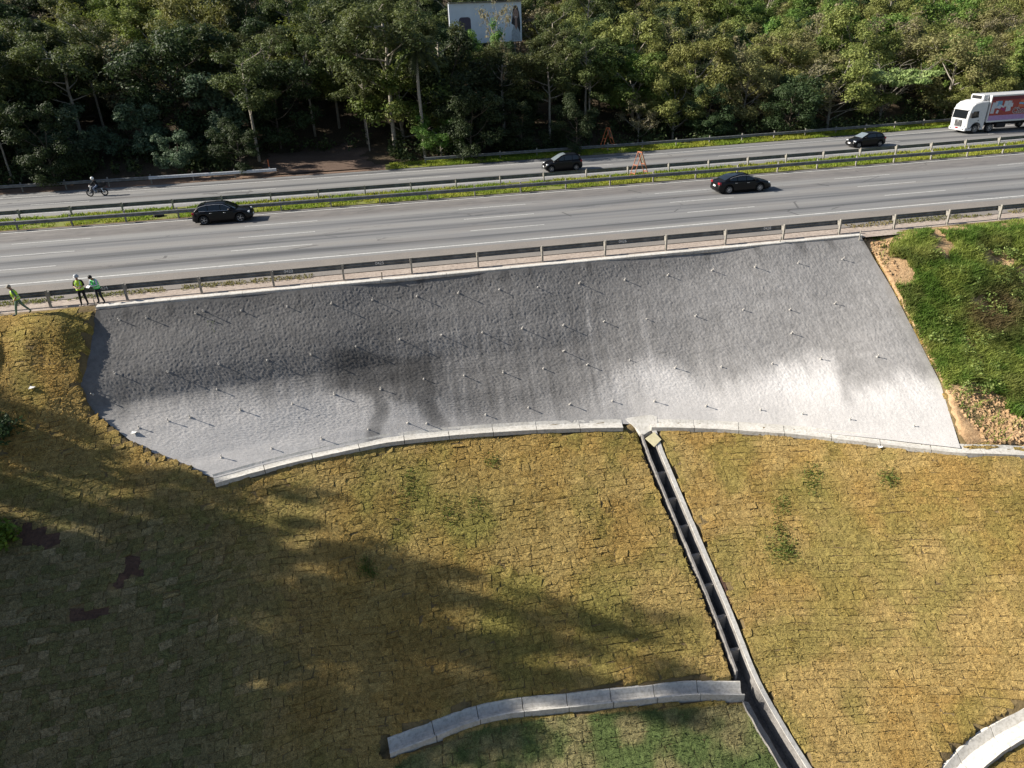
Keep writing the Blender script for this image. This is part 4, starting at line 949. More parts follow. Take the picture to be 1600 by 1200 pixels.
for a, b, R_, n in ((1222, 790, .35, 120), (1218, 830, .3, 90), (1225, 852, .45, 160), (1213, 865, .4, 110), (1235, 868, .3, 80), (1270, 742, .4, 120), (1266, 760, .4, 110), (1390, 752, .3, 90), (573, 885, .28, 120), (581, 900, .25, 90), (568, 892, .2, 60), (770, 725, .3, 90), (700, 800, .5, 140), (640, 770, .5, 140), (745, 790, .4, 90), (640, 745, .3, 60), (330, 505, .3, 40), (1385, 745, .3, 60)):
    q = ground_at(a, b); P.append(q+r_.normal(0, 1, (n, 3))*np.array([R_*.7, R_*.7, .03])); P[-1][:, 2] = hgt(P[-1][:, 0], P[-1][:, 1])+.06
P = np.concatenate(P); V, F, C = blades(P, np.tile([0, -.35, 1.0], (len(P), 1)), .15, .04, np.tile([.14, .195, .045], (len(P), 1))*r_.uniform(.7, 1.3, (len(P), 1)), .8, 51)
o = obj('fresh_shoots', V, F, M['blade'], slope, col=C); tag(o, kind='stuff')

# ================================================================== VEHICLES
M['black'] = plain('black_car_paint', (.004, .004, .005), .35, .22, 0, .12, var=.05)
M['glass'] = plain('dark_glass', (.010, .012, .014), .06, .8, 0, 0, var=.05)
M['rubber'] = plain('tyre_rubber', (.018, .018, .018), .9, .2)
M['rim'] = plain('alloy_rim', (.38, .38, .39), .35, .5, .6)
M['chrome'] = plain('chrome_trim', (.62, .62, .62), .25, .5, .7)
M['lamp'] = plain('headlamp_lens', (.72, .74, .76), .15, .6)
M['redlamp'] = plain('red_lamp_lens', (.24, .008, .016), .3, .5)
M['plate'] = plain('number_plate', (.70, .70, .70), .5)
M['trim'] = plain('black_plastic', (.015, .015, .016), .7, .3)
M['tint'] = plain('tinted_glass', (.16, .19, .21), .08, .8)
def wheel_meshes(r, w, spokes, thin=False):
    t = MB().lathe([(r*.62, -w/2+.01), (r*.93, -w/2), (r, -w*.32), (r, w*.32), (r*.93, w/2), (r*.62, w/2-.01)], 26).mesh('wheel', M['rubber'], flat=False)
    m = MB().lathe([(r*.60, -w*.42), (r*.66, -w*.52), (r*.66, w*.52), (r*.60, w*.42)], 26)
    for s in (-1, 1):
        m.lathe([(r*.14, s*w*.40), (r*.13, s*w*.53), (.01, s*w*.53)], 12)
        for k in range(spokes):
            a = 2*math.pi*k/spokes; c, s_ = math.cos(a), math.sin(a); R = np.array([(c, 0, -s_), (0, 1, 0), (s_, 0, c)])
            m.box(np.array([c, 0, s_])*r*.37+np.array([0, s*w*.46, 0]), (r*.56, w*.08, r*(.10 if not thin else .07)), R)
    return t, m.mesh('rim', M['rim'])
def make_car(name, label, L, W, H, wb, xr, r, deck, roof, glz, spokes, loc, rz, chrome, group, wind='glass', driver=False):
    """deck: hood/belt/boot height along x; roof: glasshouse outline; glz: side windows (x0, x1)"""
    e = empty(name, loc, rz); tag(e, label, 'car', group)
    dx, dz = np.array(deck).T; rx, rzv = np.array(roof).T
    xf, xb = xr+wb, xr
    zt = lambda x: np.interp(x, dx, dz); zr = lambda x: np.interp(x, rx, rzv)
    hw = lambda x: W/2*(1-.16*np.clip((abs(x)/(L/2)-.72)/.28, 0, 1)**2)
    def zb(x):
        z = .20+.10*max(0, (abs(x)/(L/2)-.85)/.15)
        for xw in (xf, xb):
            d = abs(x-xw); ra = r+.06
            if d < ra: z = max(z, r+math.sqrt(ra*ra-d*d)*.98)
        return z
    xs = np.unique(np.r_[np.linspace(-L/2, L/2, 46), [xw+s*(r+.06)*q for xw in (xf, xb) for s in (-1, 1) for q in (.999, 1.0, .9, .7, .4, 0)]])
    secs = []
    for x in xs:
        b, t, h = zb(x), zt(x), hw(x); b = min(b, t-.08); m1 = b+(t-b)*.45
        half = [(h*.95, b), (h*.995, b+.06), (h, m1), (h*.975, t-.10), (h*.93, t-.03), (h*.80, t)]
        secs.append([(x, -y, z) for y, z in half]+[(x, 0, t+.025)]+[(x, y, z) for y, z in half[::-1]])
    MB().loft(secs).build('body', M['black'], e, flat=False)
    MB().box((0, 0, .30), (L*.93, W*.80, .30)).build('underbody', M['trim'], e)
    # glasshouse
    wb_, wt_ = W/2*.90, W/2*.70
    def gw(x, z): return wb_+(wt_-wb_)*np.clip((z-zt(x))/(H-zt(x)+1e-6), 0, 1)
    gs = []
    for x in np.linspace(rx[0]+.01, rx[-1]-.01, 30):
        z0, z1 = zt(x)-.03, max(zr(x), zt(x)-.01); w1 = gw(x, z1)
        gs.append([(x, -wb_, z0), (x, -(w1+.01), z1-.05), (x, -w1*.86, z1-.005), (x, 0, z1+.02), (x, w1*.86, z1-.005), (x, w1+.01, z1-.05), (x, wb_, z0)])
    MB().loft(gs).build('roof', M['black'], e, flat=False)
    for s in (-1, 1):
        for x0, x1 in glz:
            q = np.linspace(x0, x1, 9); lo = [(x, s*(gw(x, zt(x)+.03)+.016), zt(x)+.03) for x in q]; hi = [(x, s*(gw(x, max(zr(x)-.10, zt(x)+.035))+.016), max(zr(x)-.10, zt(x)+.035)) for x in q]
            V = lo+hi+[(a, b-s*.02, c) for a, b, c in lo+hi]; n = 9
            F = [(i, i+1, n+i+1, n+i) for i in range(n-1)]+[(2*n+i, 3*n+i, 3*n+i+1, 2*n+i+1) for i in range(n-1)]
            MB().add(V, F).build('side_window', M['glass'], e)
        if chrome:
            q = np.linspace(glz[0][0], glz[-1][1], 14) if glz[0][0] < glz[-1][1] else np.linspace(glz[-1][0], glz[0][1], 14)
            if chrome & 1: MB().tube([(x, s*(wb_+.02), zt(x)+.012) for x in q], .016, 4).build('window_trim', M['chrome'], e)
            if chrome & 2: MB().tube([(x, s*(gw(x, zr(x)-.07)+.03), zr(x)-.055) for x in q], .018, 4).build('roof_trim', M['chrome'], e)
        # doors sit a few millimetres proud, with their handles
        for x0, x1 in ((xr+r+.10, xr+wb*.53), (xr+wb*.545, xf-r-.10)):
            q = np.linspace(x0, x1, 6); rows = [.30, .5, .72, .93]; V = []
            for x in q:
                for f in rows: z = .22+(zt(x)-.22)*f; V.append((x, s*(hw(x)*(1.0 if f < .9 else .972)+.006), z))
            F = [(i*4+j, (i+1)*4+j, (i+1)*4+j+1, i*4+j+1) for i in range(5) for j in range(3)]
            d = MB().add(V, F).build('door', M['black'], e, flat=False); MB().cbox((x0+.14, s*(W/2+.02), zt(x0)-.14), (.20, .03, .03), .008).build('handle', M['chrome'] if chrome else M['trim'], d)
        mb = MB().cbox((np.interp(.35, [0, 1], [rx[-1]-.2, rx[-1]-.9]), s*(W/2+.10), zt(rx[-1]-.5)+.10), (.20, .20, .15), .04); mb.build('mirror', M['black'], e)
        zf = zt(L/2-.32); MB().cbox((L/2-.30, s*W/2*.72, zf-.10), (.34, .34, .13), .04, 2).build('headlight', M['lamp'], e)
        zb2 = zt(-L/2+.15); MB().cbox((-L/2+.13, s*W/2*.74, zb2-.12), (.20, .34, .18), .04, 2).build('taillight', M['redlamp'], e)
    def screen(name, x0, x1, mat):
        q = np.linspace(x0, x1, 6); V = []
        sgn = 1 if x0 > 0 else -1
        for x in q:
            z = max(zr(x), zt(x)); w = gw(x, z)*.90; V += [(x+sgn*.02, -w, z+.022), (x+sgn*.02, 0, z+.046), (x+sgn*.02, w, z+.022)]
        F = [(i*3+j, (i+1)*3+j, (i+1)*3+j+1, i*3+j+1) for i in range(5) for j in range(2)]
        MB().add(V, F).build(name, mat, e, flat=False)
    k1 = int(np.argmax(rzv > H-.06)); k2 = len(rzv)-1-int(np.argmax(rzv[::-1] > H-.06))
    screen('windscreen', rx[-1]-.08, rx[k2]+.06, M[wind]); screen('rear_window', rx[0]+.10, rx[k1]-.06, M['glass'])
    MB().cbox((L/2-.015, 0, .42), (.05, W*.55, .20), .015).build('grille', M['trim'], e)
    MB().cbox((L/2+.012, 0, .46), (.02, .40, .13), .004).build('front_plate', M['plate'], e); MB().cbox((-L/2-.004, 0, .62), (.02, .40, .13), .004).build('rear_plate', M['plate'], e)
    tm, rm = wheel_meshes(r, .22, spokes)
    for xw in (xf, xb):
        for s in (-1, 1):
            w = link('wheel', tm, e, (xw, s*(W/2-.125), r)); link('rim', rm, w)
    return e
CG = 'cars on the motorway'
def on_lane(x, y): return (x, y+float(bend(x, y)), .008)
P1 = onz(318, 353), onz(375, 347); c = (P1[0]+P1[1])/2
make_car('car', 'black crossover car with chrome window trim in the lane beside the median', 4.43, 1.82, 1.52, 2.70, -1.36, .35, [(-2.21, .62), (-2.12, .98), (-1.6, 1.02), (0, .98), (.95, .96), (1.5, .93), (2.0, .82), (2.215, .58)],
         [(-2.02, 1.02), (-1.65, 1.38), (-1.1, 1.49), (-.3, 1.52), (.25, 1.47), (1.12, .98)], [(-1.62, -.98), (-.93, -.05), (0.0, .72)], 5, on_lane(-12.1, 58.9), 0, 3, CG)
make_car('car', 'black saloon car with sloping boot in the middle lane', 4.63, 1.78, 1.44, 2.70, -1.42, .34, [(-2.31, .60), (-2.22, .96), (-1.75, 1.02), (-.9, .98), (.9, .94), (1.55, .88), (2.1, .76), (2.315, .55)],
         [(-1.85, 1.02), (-1.15, 1.33), (-.5, 1.43), (0, 1.44), (.35, 1.38), (1.25, .95)], [(-1.35, -.75), (-.70, .05), (.10, .80)], 10, on_lane(29.4, 55.2), 0, 2, CG)
make_car('car', 'dark tall hatchback heading the other way near the orange trestle', 3.72, 1.68, 1.55, 2.46, -1.20, .31, [(-1.86, .66), (-1.80, 1.0), (-1.3, 1.02), (.4, .98), (.85, .95), (1.35, .86), (1.75, .70), (1.86, .52)],
         [(-1.76, 1.02), (-1.58, 1.40), (-1.2, 1.53), (-.3, 1.55), (.10, 1.49), (1.05, .95)], [(-1.45, -.85), (-.80, -.05), (0.0, .62)], 7, on_lane(17.9, 69.5), math.pi, 0, CG, wind='tint')
make_car('car', 'small low black hatchback just ahead of the white truck', 3.75, 1.65, 1.43, 2.44, -1.18, .30, [(-1.87, .62), (-1.80, .96), (-1.3, .98), (.4, .94), (.85, .92), (1.4, .80), (1.78, .66), (1.875, .50)],
         [(-1.74, .98), (-1.40, 1.30), (-1.0, 1.41), (-.3, 1.43), (.12, 1.37), (1.0, .92)], [(-1.35, -.75), (-.68, .62)], 6, on_lane(51.2, 69.6), math.pi, 0, CG, wind='tint')

# ------------------------------------------------------------------ truck
M['tw'] = plain('white_truck_paint', (.56, .565, .57), .4, .5, 0, .2, var=.05)
M['tred'] = plain('red_print', (.30, .045, .035), .5, .4, var=.15); M['tpur'] = plain('purple_print', (.36, .22, .42), .5, .4, var=.12); M['torange'] = plain('orange_print', (.48, .12, .06), .5, .4, var=.15)
M['tpack'] = plain('pale_packet_print', (.46, .48, .52), .5, .4, var=.2, sc=4); M['tblue'] = plain('blue_print', (.16, .34, .50), .5, .4); M['tmag'] = plain('magenta_print', (.30, .02, .10), .5, .4); M['tink'] = plain('dark_red_lettering', (.12, .012, .02), .5)
M['deepred'] = plain('dark_red_print', (.13, .015, .03), .5, .4)
tk_ = empty('truck', on_lane(71.0, 72.3), math.pi); tag(tk_, 'white box truck with red and purple printed side', 'truck')
def tp(nm, mb, mat, par=None, flat=True): return mb.build(nm, M[mat], par or tk_, flat)
# local x forward; cab front at x = 5.6
prof = [(3.45, .70), (3.80, .70)]+[(4.42-.62*math.cos(a), .55+.62*math.sin(a)) for a in np.linspace(.3, math.pi-.3, 9)]+[(5.05, .62), (5.45, .55), (5.62, .70), (5.68, 1.60), (5.56, 2.50), (5.42, 2.92), (5.0, 3.24), (4.3, 3.40), (3.45, 3.42)]
cab = MB(); secs = []
for y, k in ((-1.24, .955), (-1.14, 1.0), (1.14, 1.0), (1.24, .955)):
    secs.append([(3.45+(x-3.45)*(k if x > 5 else 1), y, .70+(z-.70)*k) for x, z in prof])
cab.loft(secs); cabo = tp('cab', cab, 'tw')
tp('windscreen', MB().add([(5.70, -1.06, 1.62), (5.70, 1.06, 1.62), (5.595, 1.02, 2.46), (5.595, -1.02, 2.46), (5.64, -1.06, 1.62), (5.64, 1.06, 1.62), (5.52, 1.02, 2.46), (5.52, -1.02, 2.46)], [(0, 1, 2, 3), (7, 6, 5, 4), (0, 4, 5, 1), (3, 2, 6, 7), (0, 3, 7, 4), (1, 5, 6, 2)]), 'glass')
tp('sun_visor', MB().cbox((5.60, 0, 2.54), (.22, 2.2, .10), .03), 'tw')
tp('grille', MB().cbox((5.655, 0, 1.10), (.08, 1.10, .70), .03), 'trim')
for k in range(5): tp('grille_slat', MB().cbox((5.70, 0, .85+k*.13), (.04, 1.0, .035), .008), 'chrome')
tp('badge', MB().lathe([(.11, 5.725), (.11, 5.74)], 16, 'y'), 'chrome').rotation_euler = (0, 0, -math.pi/2)
bpy.data.objects['badge'].location = (0, 0, 1.32)
tp('bumper', MB().cbox((5.60, 0, .50), (.30, 2.46, .36), .08, 2), 'tw')
tp('front_plate', MB().cbox((5.765, 0, .60), (.02, .42, .15), .005), 'redlamp')
for s in (-1, 1):
    tp('headlight', MB().cbox((5.66, s*.88, .92), (.16, .36, .30), .06, 2), 'lamp'); tp('fog_lamp', MB().cbox((5.74, s*.92, .52), (.04, .26, .12), .015), 'trim')
    d = tp('door', MB().cbox((4.78, s*1.246, 1.88), (1.02, .02, 1.30), .008), 'tw'); tp('handle', MB().cbox((4.28, s*1.27, 1.42), (.16, .03, .06), .008), 'trim', d)
    tp('side_window', MB().add([(4.32, s*1.265, 1.72), (5.18, s*1.265, 1.66), (5.10, s*1.265, 2.38), (4.42, s*1.265, 2.40), (4.32, s*1.22, 1.72), (5.18, s*1.22, 1.66), (5.10, s*1.22, 2.38), (4.42, s*1.22, 2.40)], [(0, 1, 2, 3), (0, 4, 5, 1), (1, 5, 6, 2), (2, 6, 7, 3), (3, 7, 4, 0)]), 'glass')
    m_ = tp('mirror', MB().cbox((5.42, s*1.42, 2.02), (.12, .22, .52), .04), 'trim')
    tp('wheel_arch', MB().tube([(4.42+.63*math.cos(a), s*1.25, .55+.63*math.sin(a)) for a in np.linspace(.1, math.pi-.1, 11)], .035, 5), 'trim')
    tp('cab_step', MB().cbox((5.12, s*1.16, .52), (.50, .16, .34), .04), 'tw'); tp('side_skirt', MB().cbox((3.6, s*1.1, .62), (.35, .18, .5), .03), 'tw')
    tp('fuel_tank', MB().cbox((1.1, s*.98, .72), (1.2, .5, .5), .1, 2), 'trim')
tp('refrigeration_unit', MB().cbox((3.62, 0, 3.72), (.80, 1.9, .62), .14, 3), 'tw'); tp('unit_grille', MB().cbox((4.03, 0, 3.74), (.03, 1.4, .34), .01), 'trim'); tp('roof_rack', MB().cbox((3.72, 0, 3.46), (.12, 2.2, .08), .02), 'trim')
tp('chassis', MB().box((-1.0, 0, .85), (11.2, 1.0, .30)), 'trim')
box = tp('cargo_box', MB().cbox((-1.6, 0, 2.55), (9.6, 2.50, 2.75), .04), 'tw')
tp('box_frame', MB().cbox((3.18, 0, 2.55), (.09, 2.56, 2.80), .02).cbox((-1.6, -1.27, 3.90), (9.66, .06, .14), .015).cbox((-1.6, -1.27, 1.20), (9.66, .06, .16), .015).cbox((-1.6, 1.27, 3.90), (9.66, .06, .14), .015).cbox((-1.6, 1.27, 1.20), (9.66, .06, .16), .015), 'tw')
for s in (1, -1):                                                    # printed side (drawn on thin sheets fixed to the box)
    def sheet_(nm, pts, mat, d): 
        n = len(pts); y0 = s*1.252; y1 = s*(1.252+d)
        mb = MB().add([(x, y1, z) for x, z in pts]+[(x, y0, z) for x, z in pts], [tuple(range(n)) if s > 0 else tuple(range(n-1, -1, -1))]+[(i, n+i, n+(i+1) % n, (i+1) % n) for i in range(n)]); return tp(nm, mb, mat, box)
    sheet_('side_print', [(3.08, 1.82), (-6.3, 1.82), (-6.3, 3.80), (3.08, 3.80)], 'tred', .004); sheet_('side_print', [(3.08, 1.30), (-6.3, 1.30), (-6.3, 1.81), (3.08, 1.81)], 'tpur', .004)
    sheet_('side_print', [(3.06, 3.45), (-6.25, 3.45), (-6.25, 3.79), (3.06, 3.79)], 'deepred', .006); sheet_('side_print', [(-.4, 2.6), (-6.2, 2.3), (-6.2, 3.3), (-.6, 3.3)], 'torange', .006)
    for i, (x, z, w, h, a, mt) in enumerate(((2.75, 2.62, .45, 1.15, .05, 'tpack'), (2.35, 2.95, .40, .75, -.1, 'tpack'), (2.0, 3.05, .6, .55, .0, 'tblue'), (1.75, 2.65, .85, .42, .35, 'tpack'), (1.45, 2.45, .80, .26, .35, 'tmag'), (1.2, 3.0, .5, .6, .1, 'tpack'), (.8, 2.55, .62, .7, -.12, 'tpack'), (.75, 3.1, .5, .4, .1, 'tpack'), (.45, 2.85, .3, .4, .0, 'tpack'), (2.1, 2.2, .3, .35, .2, 'tpack'), (-.9, 2.95, .9, .18, .1, 'tblue'))):
        c_, s_ = math.cos(a), math.sin(a); sheet_('packet_print', [(x+dx*c_-dz*s_, z+dx*s_+dz*c_) for dx, dz in ((-w/2, -h/2), (w/2, -h/2), (w/2*.9, h/2), (-w/2*.9, h/2))], mt, .009+.001*i)
    for off_, mat_, dd in ((.05, 'tw', .024), (.012, 'tink', .034)):
        lettering('side_lettering', 'Chou', .82, M[mat_], box, (-.78, s*(1.25+dd), 2.20), (math.pi/2, 0, math.pi if s > 0 else 0), off=off_)
tm, rm = wheel_meshes(.50, .30, 8)
for xw in (4.42, 2.55, -3.4, -4.7):
    for s in (-1, 1):
        w = link('wheel', tm, tk_, (xw, s*1.06, .50)); link('rim', rm, w)
tp('mudguard', MB().cbox((-4.05, -1.02, 1.06), (2.6, .36, .05), .01).cbox((-4.05, 1.02, 1.06), (2.6, .36, .05), .01), 'trim')

# ================================================================== PEOPLE
def flesh(name, nodes, edges, root, classes, mats, parent, sub=2):
    """continuous body: skin modifier on a posed skeleton; each face takes the material of its nearest bone"""
    ids = list(nodes); me = bpy.data.meshes.new(name)
    me.from_pydata([nodes[i][0] for i in ids], [(ids.index(a), ids.index(b)) for a, b in edges], []); tmp = bpy.data.objects.new(name, me); COL.objects.link(tmp)
    sm = tmp.modifiers.new('skin', 'SKIN'); sm.use_smooth_shade = True
    for k, i in enumerate(ids):
        r = nodes[i][1]; me.skin_vertices[0].data[k].radius = (r, r) if np.isscalar(r) else r
        me.skin_vertices[0].data[k].use_root = i == root
    ss = tmp.modifiers.new('sub', 'SUBSURF'); ss.levels = sub; ss.render_levels = sub
    dg = bpy.context.evaluated_depsgraph_get(); out = bpy.data.meshes.new_from_object(tmp.evaluated_get(dg)); bpy.data.objects.remove(tmp)
    out.materials.clear()
    for m_ in mats: out.materials.append(m_)
    A = np.array([nodes[a][0] for a, b in edges], float); B = np.array([nodes[b][0] for a, b in edges], float); rr = np.array([np.mean(nodes[a][1])+np.mean(nodes[b][1]) for a, b in edges])/2
    for p in out.polygons:
        c = np.array(p.center[:]); t = np.clip(((c-A)*(B-A)).sum(1)/((B-A)**2).sum(1), 0, 1); d = np.linalg.norm(A+(B-A)*t[:, None]-c, axis=1)-rr
        p.material_index = classes[int(np.argmin(d))]
    return link(name, out, parent)
def person(name, loc, rz, pose, mats, label, cat='person', vest=None, stripes=None, hat=None, hatmat=None, group=None):
    """pose: joint positions (front is -y). mats: skin, top, trousers, shoes"""
    e = empty(name, loc, rz); tag(e, label, cat, group)
    J = pose; N = {}; E_ = []; cls = []
    def nd(k, p, r): N[k] = (tuple(map(float, p)), r)
    def ed(a, b, c): E_.append((a, b)); cls.append(c)
    v = {k: np.array(p, float) for k, p in J.items()}
    nd('pel', v['pel'], (.155, .115)); nd('bel', v['pel']*.5+v['che']*.5, (.145, .105)); nd('che', v['che'], (.165, .12)); nd('nek', v['nek'], .055)
    hd = v['hed']-v['nek']; hd /= np.linalg.norm(hd)
    nd('jaw', v['nek']+hd*.10+np.array([0, -.015, 0]), (.075, .085)); nd('hed', v['hed'], (.083, .098)); nd('cro', v['hed']+hd*.075, (.06, .07))
    ed('pel', 'bel', 1); ed('bel', 'che', 1); ed('che', 'nek', 0); ed('nek', 'jaw', 0); ed('jaw', 'hed', 0); ed('hed', 'cro', 0)
    fd = v.get('face', np.array([0, -1.0, 0])); nd('nos', v['hed']+fd*.115-hd*.03, .014); ed('hed', 'nos', 0)
    for s in ('l', 'r'):
        nd('sh'+s, v['sh'+s], .068); nd('el'+s, v['el'+s], .047); nd('wr'+s, v['wr'+s], .033); ed('che', 'sh'+s, 1); ed('sh'+s, 'el'+s, 1); ed('el'+s, 'wr'+s, J.get('sleeve', 1) if 'sleeve' not in J else int(J['sleeve'][0]))
        fw = v['wr'+s]-v['el'+s]; fw /= np.linalg.norm(fw); up = np.array([0, 0, 1.0]) if abs(fw[2]) < .8 else np.array([0, 1.0, 0]); lat = np.cross(fw, up); lat /= np.linalg.norm(lat); dn = np.cross(lat, fw)
        pm_ = v['wr'+s]+fw*.075; nd('pm'+s, pm_, (.030, .022)); ed('wr'+s, 'pm'+s, 0)
        for q, (o, L) in enumerate(((-.030, .060), (-.010, .072), (.010, .068), (.030, .052))):
            a = pm_+lat*o+fw*.035; b = a+fw*L*.55-dn*.012*0; c = b+fw*L*.35+np.cross(fw, lat)*.02
            nd(f'f{q}a{s}', a, .0095); nd(f'f{q}b{s}', b, .009); nd(f'f{q}c{s}', c, .008); ed('pm'+s, f'f{q}a{s}', 0); ed(f'f{q}a{s}', f'f{q}b{s}', 0); ed(f'f{q}b{s}', f'f{q}c{s}', 0)
        a = v['wr'+s]+fw*.045-lat*.040; nd('ta'+s, a, .011); nd('tb'+s, a+fw*.035-lat*.015, .009); ed('pm'+s, 'ta'+s, 0); ed('ta'+s, 'tb'+s, 0)
        nd('hi'+s, v['hi'+s], .10); nd('kn'+s, v['kn'+s], .066); nd('an'+s, v['an'+s], .048); ed('pel', 'hi'+s, 2); ed('hi'+s, 'kn'+s, 2); ed('kn'+s, 'an'+s, 2)
        ft = v['an'+s]+np.array([0, 0, -.055]); to = v.get('to'+s, v['an'+s]+np.array([0, -.17, -.05])); nd('to'+s, to, (.045, .035)); ed('an'+s, 'to'+s, 3)
    flesh('body', N, E_, 'pel', cls, mats, e)
    for s in (-1, 1):
        lat = np.cross(fd, hd); o = MB().lathe([(.012, -.006), (.016, 0), (.012, .006)], 8, 'y', tuple(v['hed']+fd*.088+lat*s*.034+hd*.012)).build('eye', M['trim'], e)
        MB().cbox(tuple(v['hed']+lat*s*.092-hd*.01), (.02, .05, .06), .008).build('ear', mats[0], e)
    MB().cbox(tuple(v['hed']+fd*.098-hd*.075), (.05, .012, .012), .003).build('mouth', M['lip'], e)
    ax = v['che']-v['pel']; ax /= np.linalg.norm(ax); sd = v['shr']-v['shl']; sd /= np.linalg.norm(sd); fr = np.cross(ax, sd); fr /= np.linalg.norm(fr)
    def ring(f, a, b, n=18, drop=0): c = v['pel']+(v['che']-v['pel'])*f; return [c+sd*a*math.cos(w)+fr*b*math.sin(w) for w in np.linspace(0, 2*math.pi, n, endpoint=False)]
    if vest is not None:
        vo = MB().loft([ring(-.12, .205, .165), ring(.2, .195, .155), ring(.6, .205, .16), ring(.95, .215, .165), ring(1.22, .20, .13), ring(1.42, .12, .085)], caps=False).build('vest', vest, e, flat=False)
        if stripes:
            for f in (.08, .42): MB().loft([ring(f, .206, .166), ring(f+.10, .207, .167)], caps=False).build('reflective_band', stripes, vo)
            for s in (-1, 1): MB().loft([[v['pel']+(v['che']-v['pel'])*f+sd*(s*.11+o)+fr*(sg*dd) for o in (-.022, .022)] for f, dd, sg in ((.5, .158, 1), (.95, .158, 1), (1.30, .115, 1))], close=False, caps=False).build('reflective_band', stripes, vo)
    if hat == 'helmet':
        q = Vector(hd).to_track_quat('Z', 'Y').to_euler(); h = MB().lathe([(.150, -.005), (.150, .005), (.125, .012), (.120, .06), (.095, .105), (.05, .13), (.01, .135)], 18, 'z').build('hard_hat', hatmat, e, flat=False); h.location = tuple(v['hed']+hd*.02); h.rotation_euler = q
    elif hat == 'full':
        h = MB().lathe([(.09, -.14), (.13, -.09), (.15, 0), (.135, .08), (.085, .135), (.01, .155)], 18, 'z').build('helmet', hatmat, e, flat=False); h.location = tuple(v['hed']); vz = MB().cbox(tuple(v['hed']+fd*.125), (.05, .18, .09) if abs(fd[0]) > .5 else (.18, .05, .09), .02).build('visor', M['glass'], e)
    elif hat:
        h = MB().lathe([(.104, -.03), (.110, .02), (.098, .07), (.06, .105), (.01, .12)], 16, 'z').build(hat, hatmat, e, flat=False); h.location = tuple(v['hed']+hd*.015-fd*.012)
        if hat == 'cap': MB().cbox(tuple(v['hed']+fd*.14+hd*.03), (.15, .11, .012), .004).build('peak', hatmat, h).location = tuple(-np.array(h.location))
    return e
M['skin'] = plain('skin', (.30, .17, .11), .6); M['lip'] = plain('lips', (.22, .09, .07), .6)
M['hiy'] = plain('fluorescent_yellow', (.50, .78, .04), .7, var=.08); M['hig'] = plain('fluorescent_green', (.08, .72, .16), .7, var=.08); M['refl'] = plain('silver_reflective', (.55, .60, .60), .5)
M['cblack'] = plain('black_cloth', (.012, .012, .014), .9); M['cnavy'] = plain('navy_cloth', (.018, .022, .032), .9); M['cgreen'] = plain('grey_green_cloth', (.12, .19, .14), .9); M['cshirt'] = plain('pale_blue_cloth', (.46, .52, .62), .8); M['boot'] = plain('black_leather', (.014, .013, .012), .6)
M['hatgrey'] = plain('grey_hard_hat', (.34, .36, .38), .4); M['hair'] = plain('dark_hair', (.012, .009, .008), .7); M['capg'] = plain('grey_brown_cap', (.26, .23, .19), .8); M['jean'] = plain('blue_denim', (.085, .115, .18), .9); M['helmw'] = plain('white_helmet', (.72, .72, .70), .25, .5, 0, .5)
STAND = dict(pel=(0, 0, .95), che=(0, .01, 1.30), nek=(0, .0, 1.50), hed=(0, -.02, 1.64), shl=(.19, .01, 1.41), shr=(-.19, .01, 1.41), ell=(.26, -.04, 1.14), elr=(-.26, -.04, 1.14), wrl=(.10, -.26, 1.10), wrr=(-.10, -.26, 1.10),
             hil=(.10, 0, .88), hir=(-.10, 0, .88), knl=(.13, -.02, .48), knr=(-.13, -.02, .48), anl=(.16, .02, .085), anr=(-.17, .02, .085))
gz = lambda x, y: float(terrain(np.array([x]), np.array([y]))[0])
P = onz(133, 476, 0.0)
person('person', (P[0], P[1]+.0, -.02), .1, dict(STAND, face=(0, -.98, -.2), sleeve=(0, 0, 0)), [M['skin'], M['cblack'], M['cblack'], M['boot']], 'person in grey hard hat and yellow vest over black, facing the slope with hands together', vest=M['hiy'], stripes=M['refl'], hat='helmet', hatmat=M['hatgrey'], group='workers on the shoulder')
P = onz(160, 473, 0.0)
person('person', (P[0]-.05, P[1], -.02), -.5, dict(STAND, che=(0, -.05, 1.29), nek=(0, -.13, 1.47), hed=(0, -.22, 1.57), face=(0, -.80, -.60), shl=(.19, -.07, 1.39), shr=(-.19, -.07, 1.39), wrl=(.05, -.38, 1.12), wrr=(-.07, -.38, 1.10), ell=(.25, -.14, 1.13), elr=(-.25, -.14, 1.13), anl=(.24, .02, .085), knl=(.17, -.03, .48)), [M['skin'], M['cshirt'], M['cnavy'], M['boot']],
       'person in pale shirt and green vest bending over a paper beside the hard-hatted worker', vest=M['hig'], stripes=M['refl'], hat='hair', hatmat=M['hair'], group='workers on the shoulder')
q = bpy.data.objects['person.001']; MB().box((-.01, -.50, 1.13), (.21, .15, .012), np.array([(1, 0, 0), (0, .8, -.6), (0, .6, .8)])).build('paper', M['white'])
pp = bpy.data.objects['paper']; pp.location = q.location; pp.rotation_euler = q.rotation_euler; tag(pp, 'small white sheet of paper held by the worker in the pale shirt', 'paper')
P = ground_at(36, 493); zz = gz(P[0], P[1])+.05
WALK = dict(pel=(0, 0, .93), che=(0, -.06, 1.27), nek=(0, -.10, 1.47), hed=(0, -.17, 1.60), face=(0, -.95, -.3), shl=(.19, -.06, 1.38), shr=(-.19, -.06, 1.38), ell=(.24, .06, 1.12), elr=(-.24, -.06, 1.10), wrl=(.24, -.08, .92), wrr=(-.22, -.16, .90),
            hil=(.10, 0, .87), hir=(-.10, 0, .87), knl=(.10, -.16, .50), knr=(-.10, .14, .50), anl=(.10, -.26, .09), anr=(-.10, .42, .12), tol=(.10, -.44, .04), tor=(-.10, .28, .03), sleeve=(0, 0, 0))
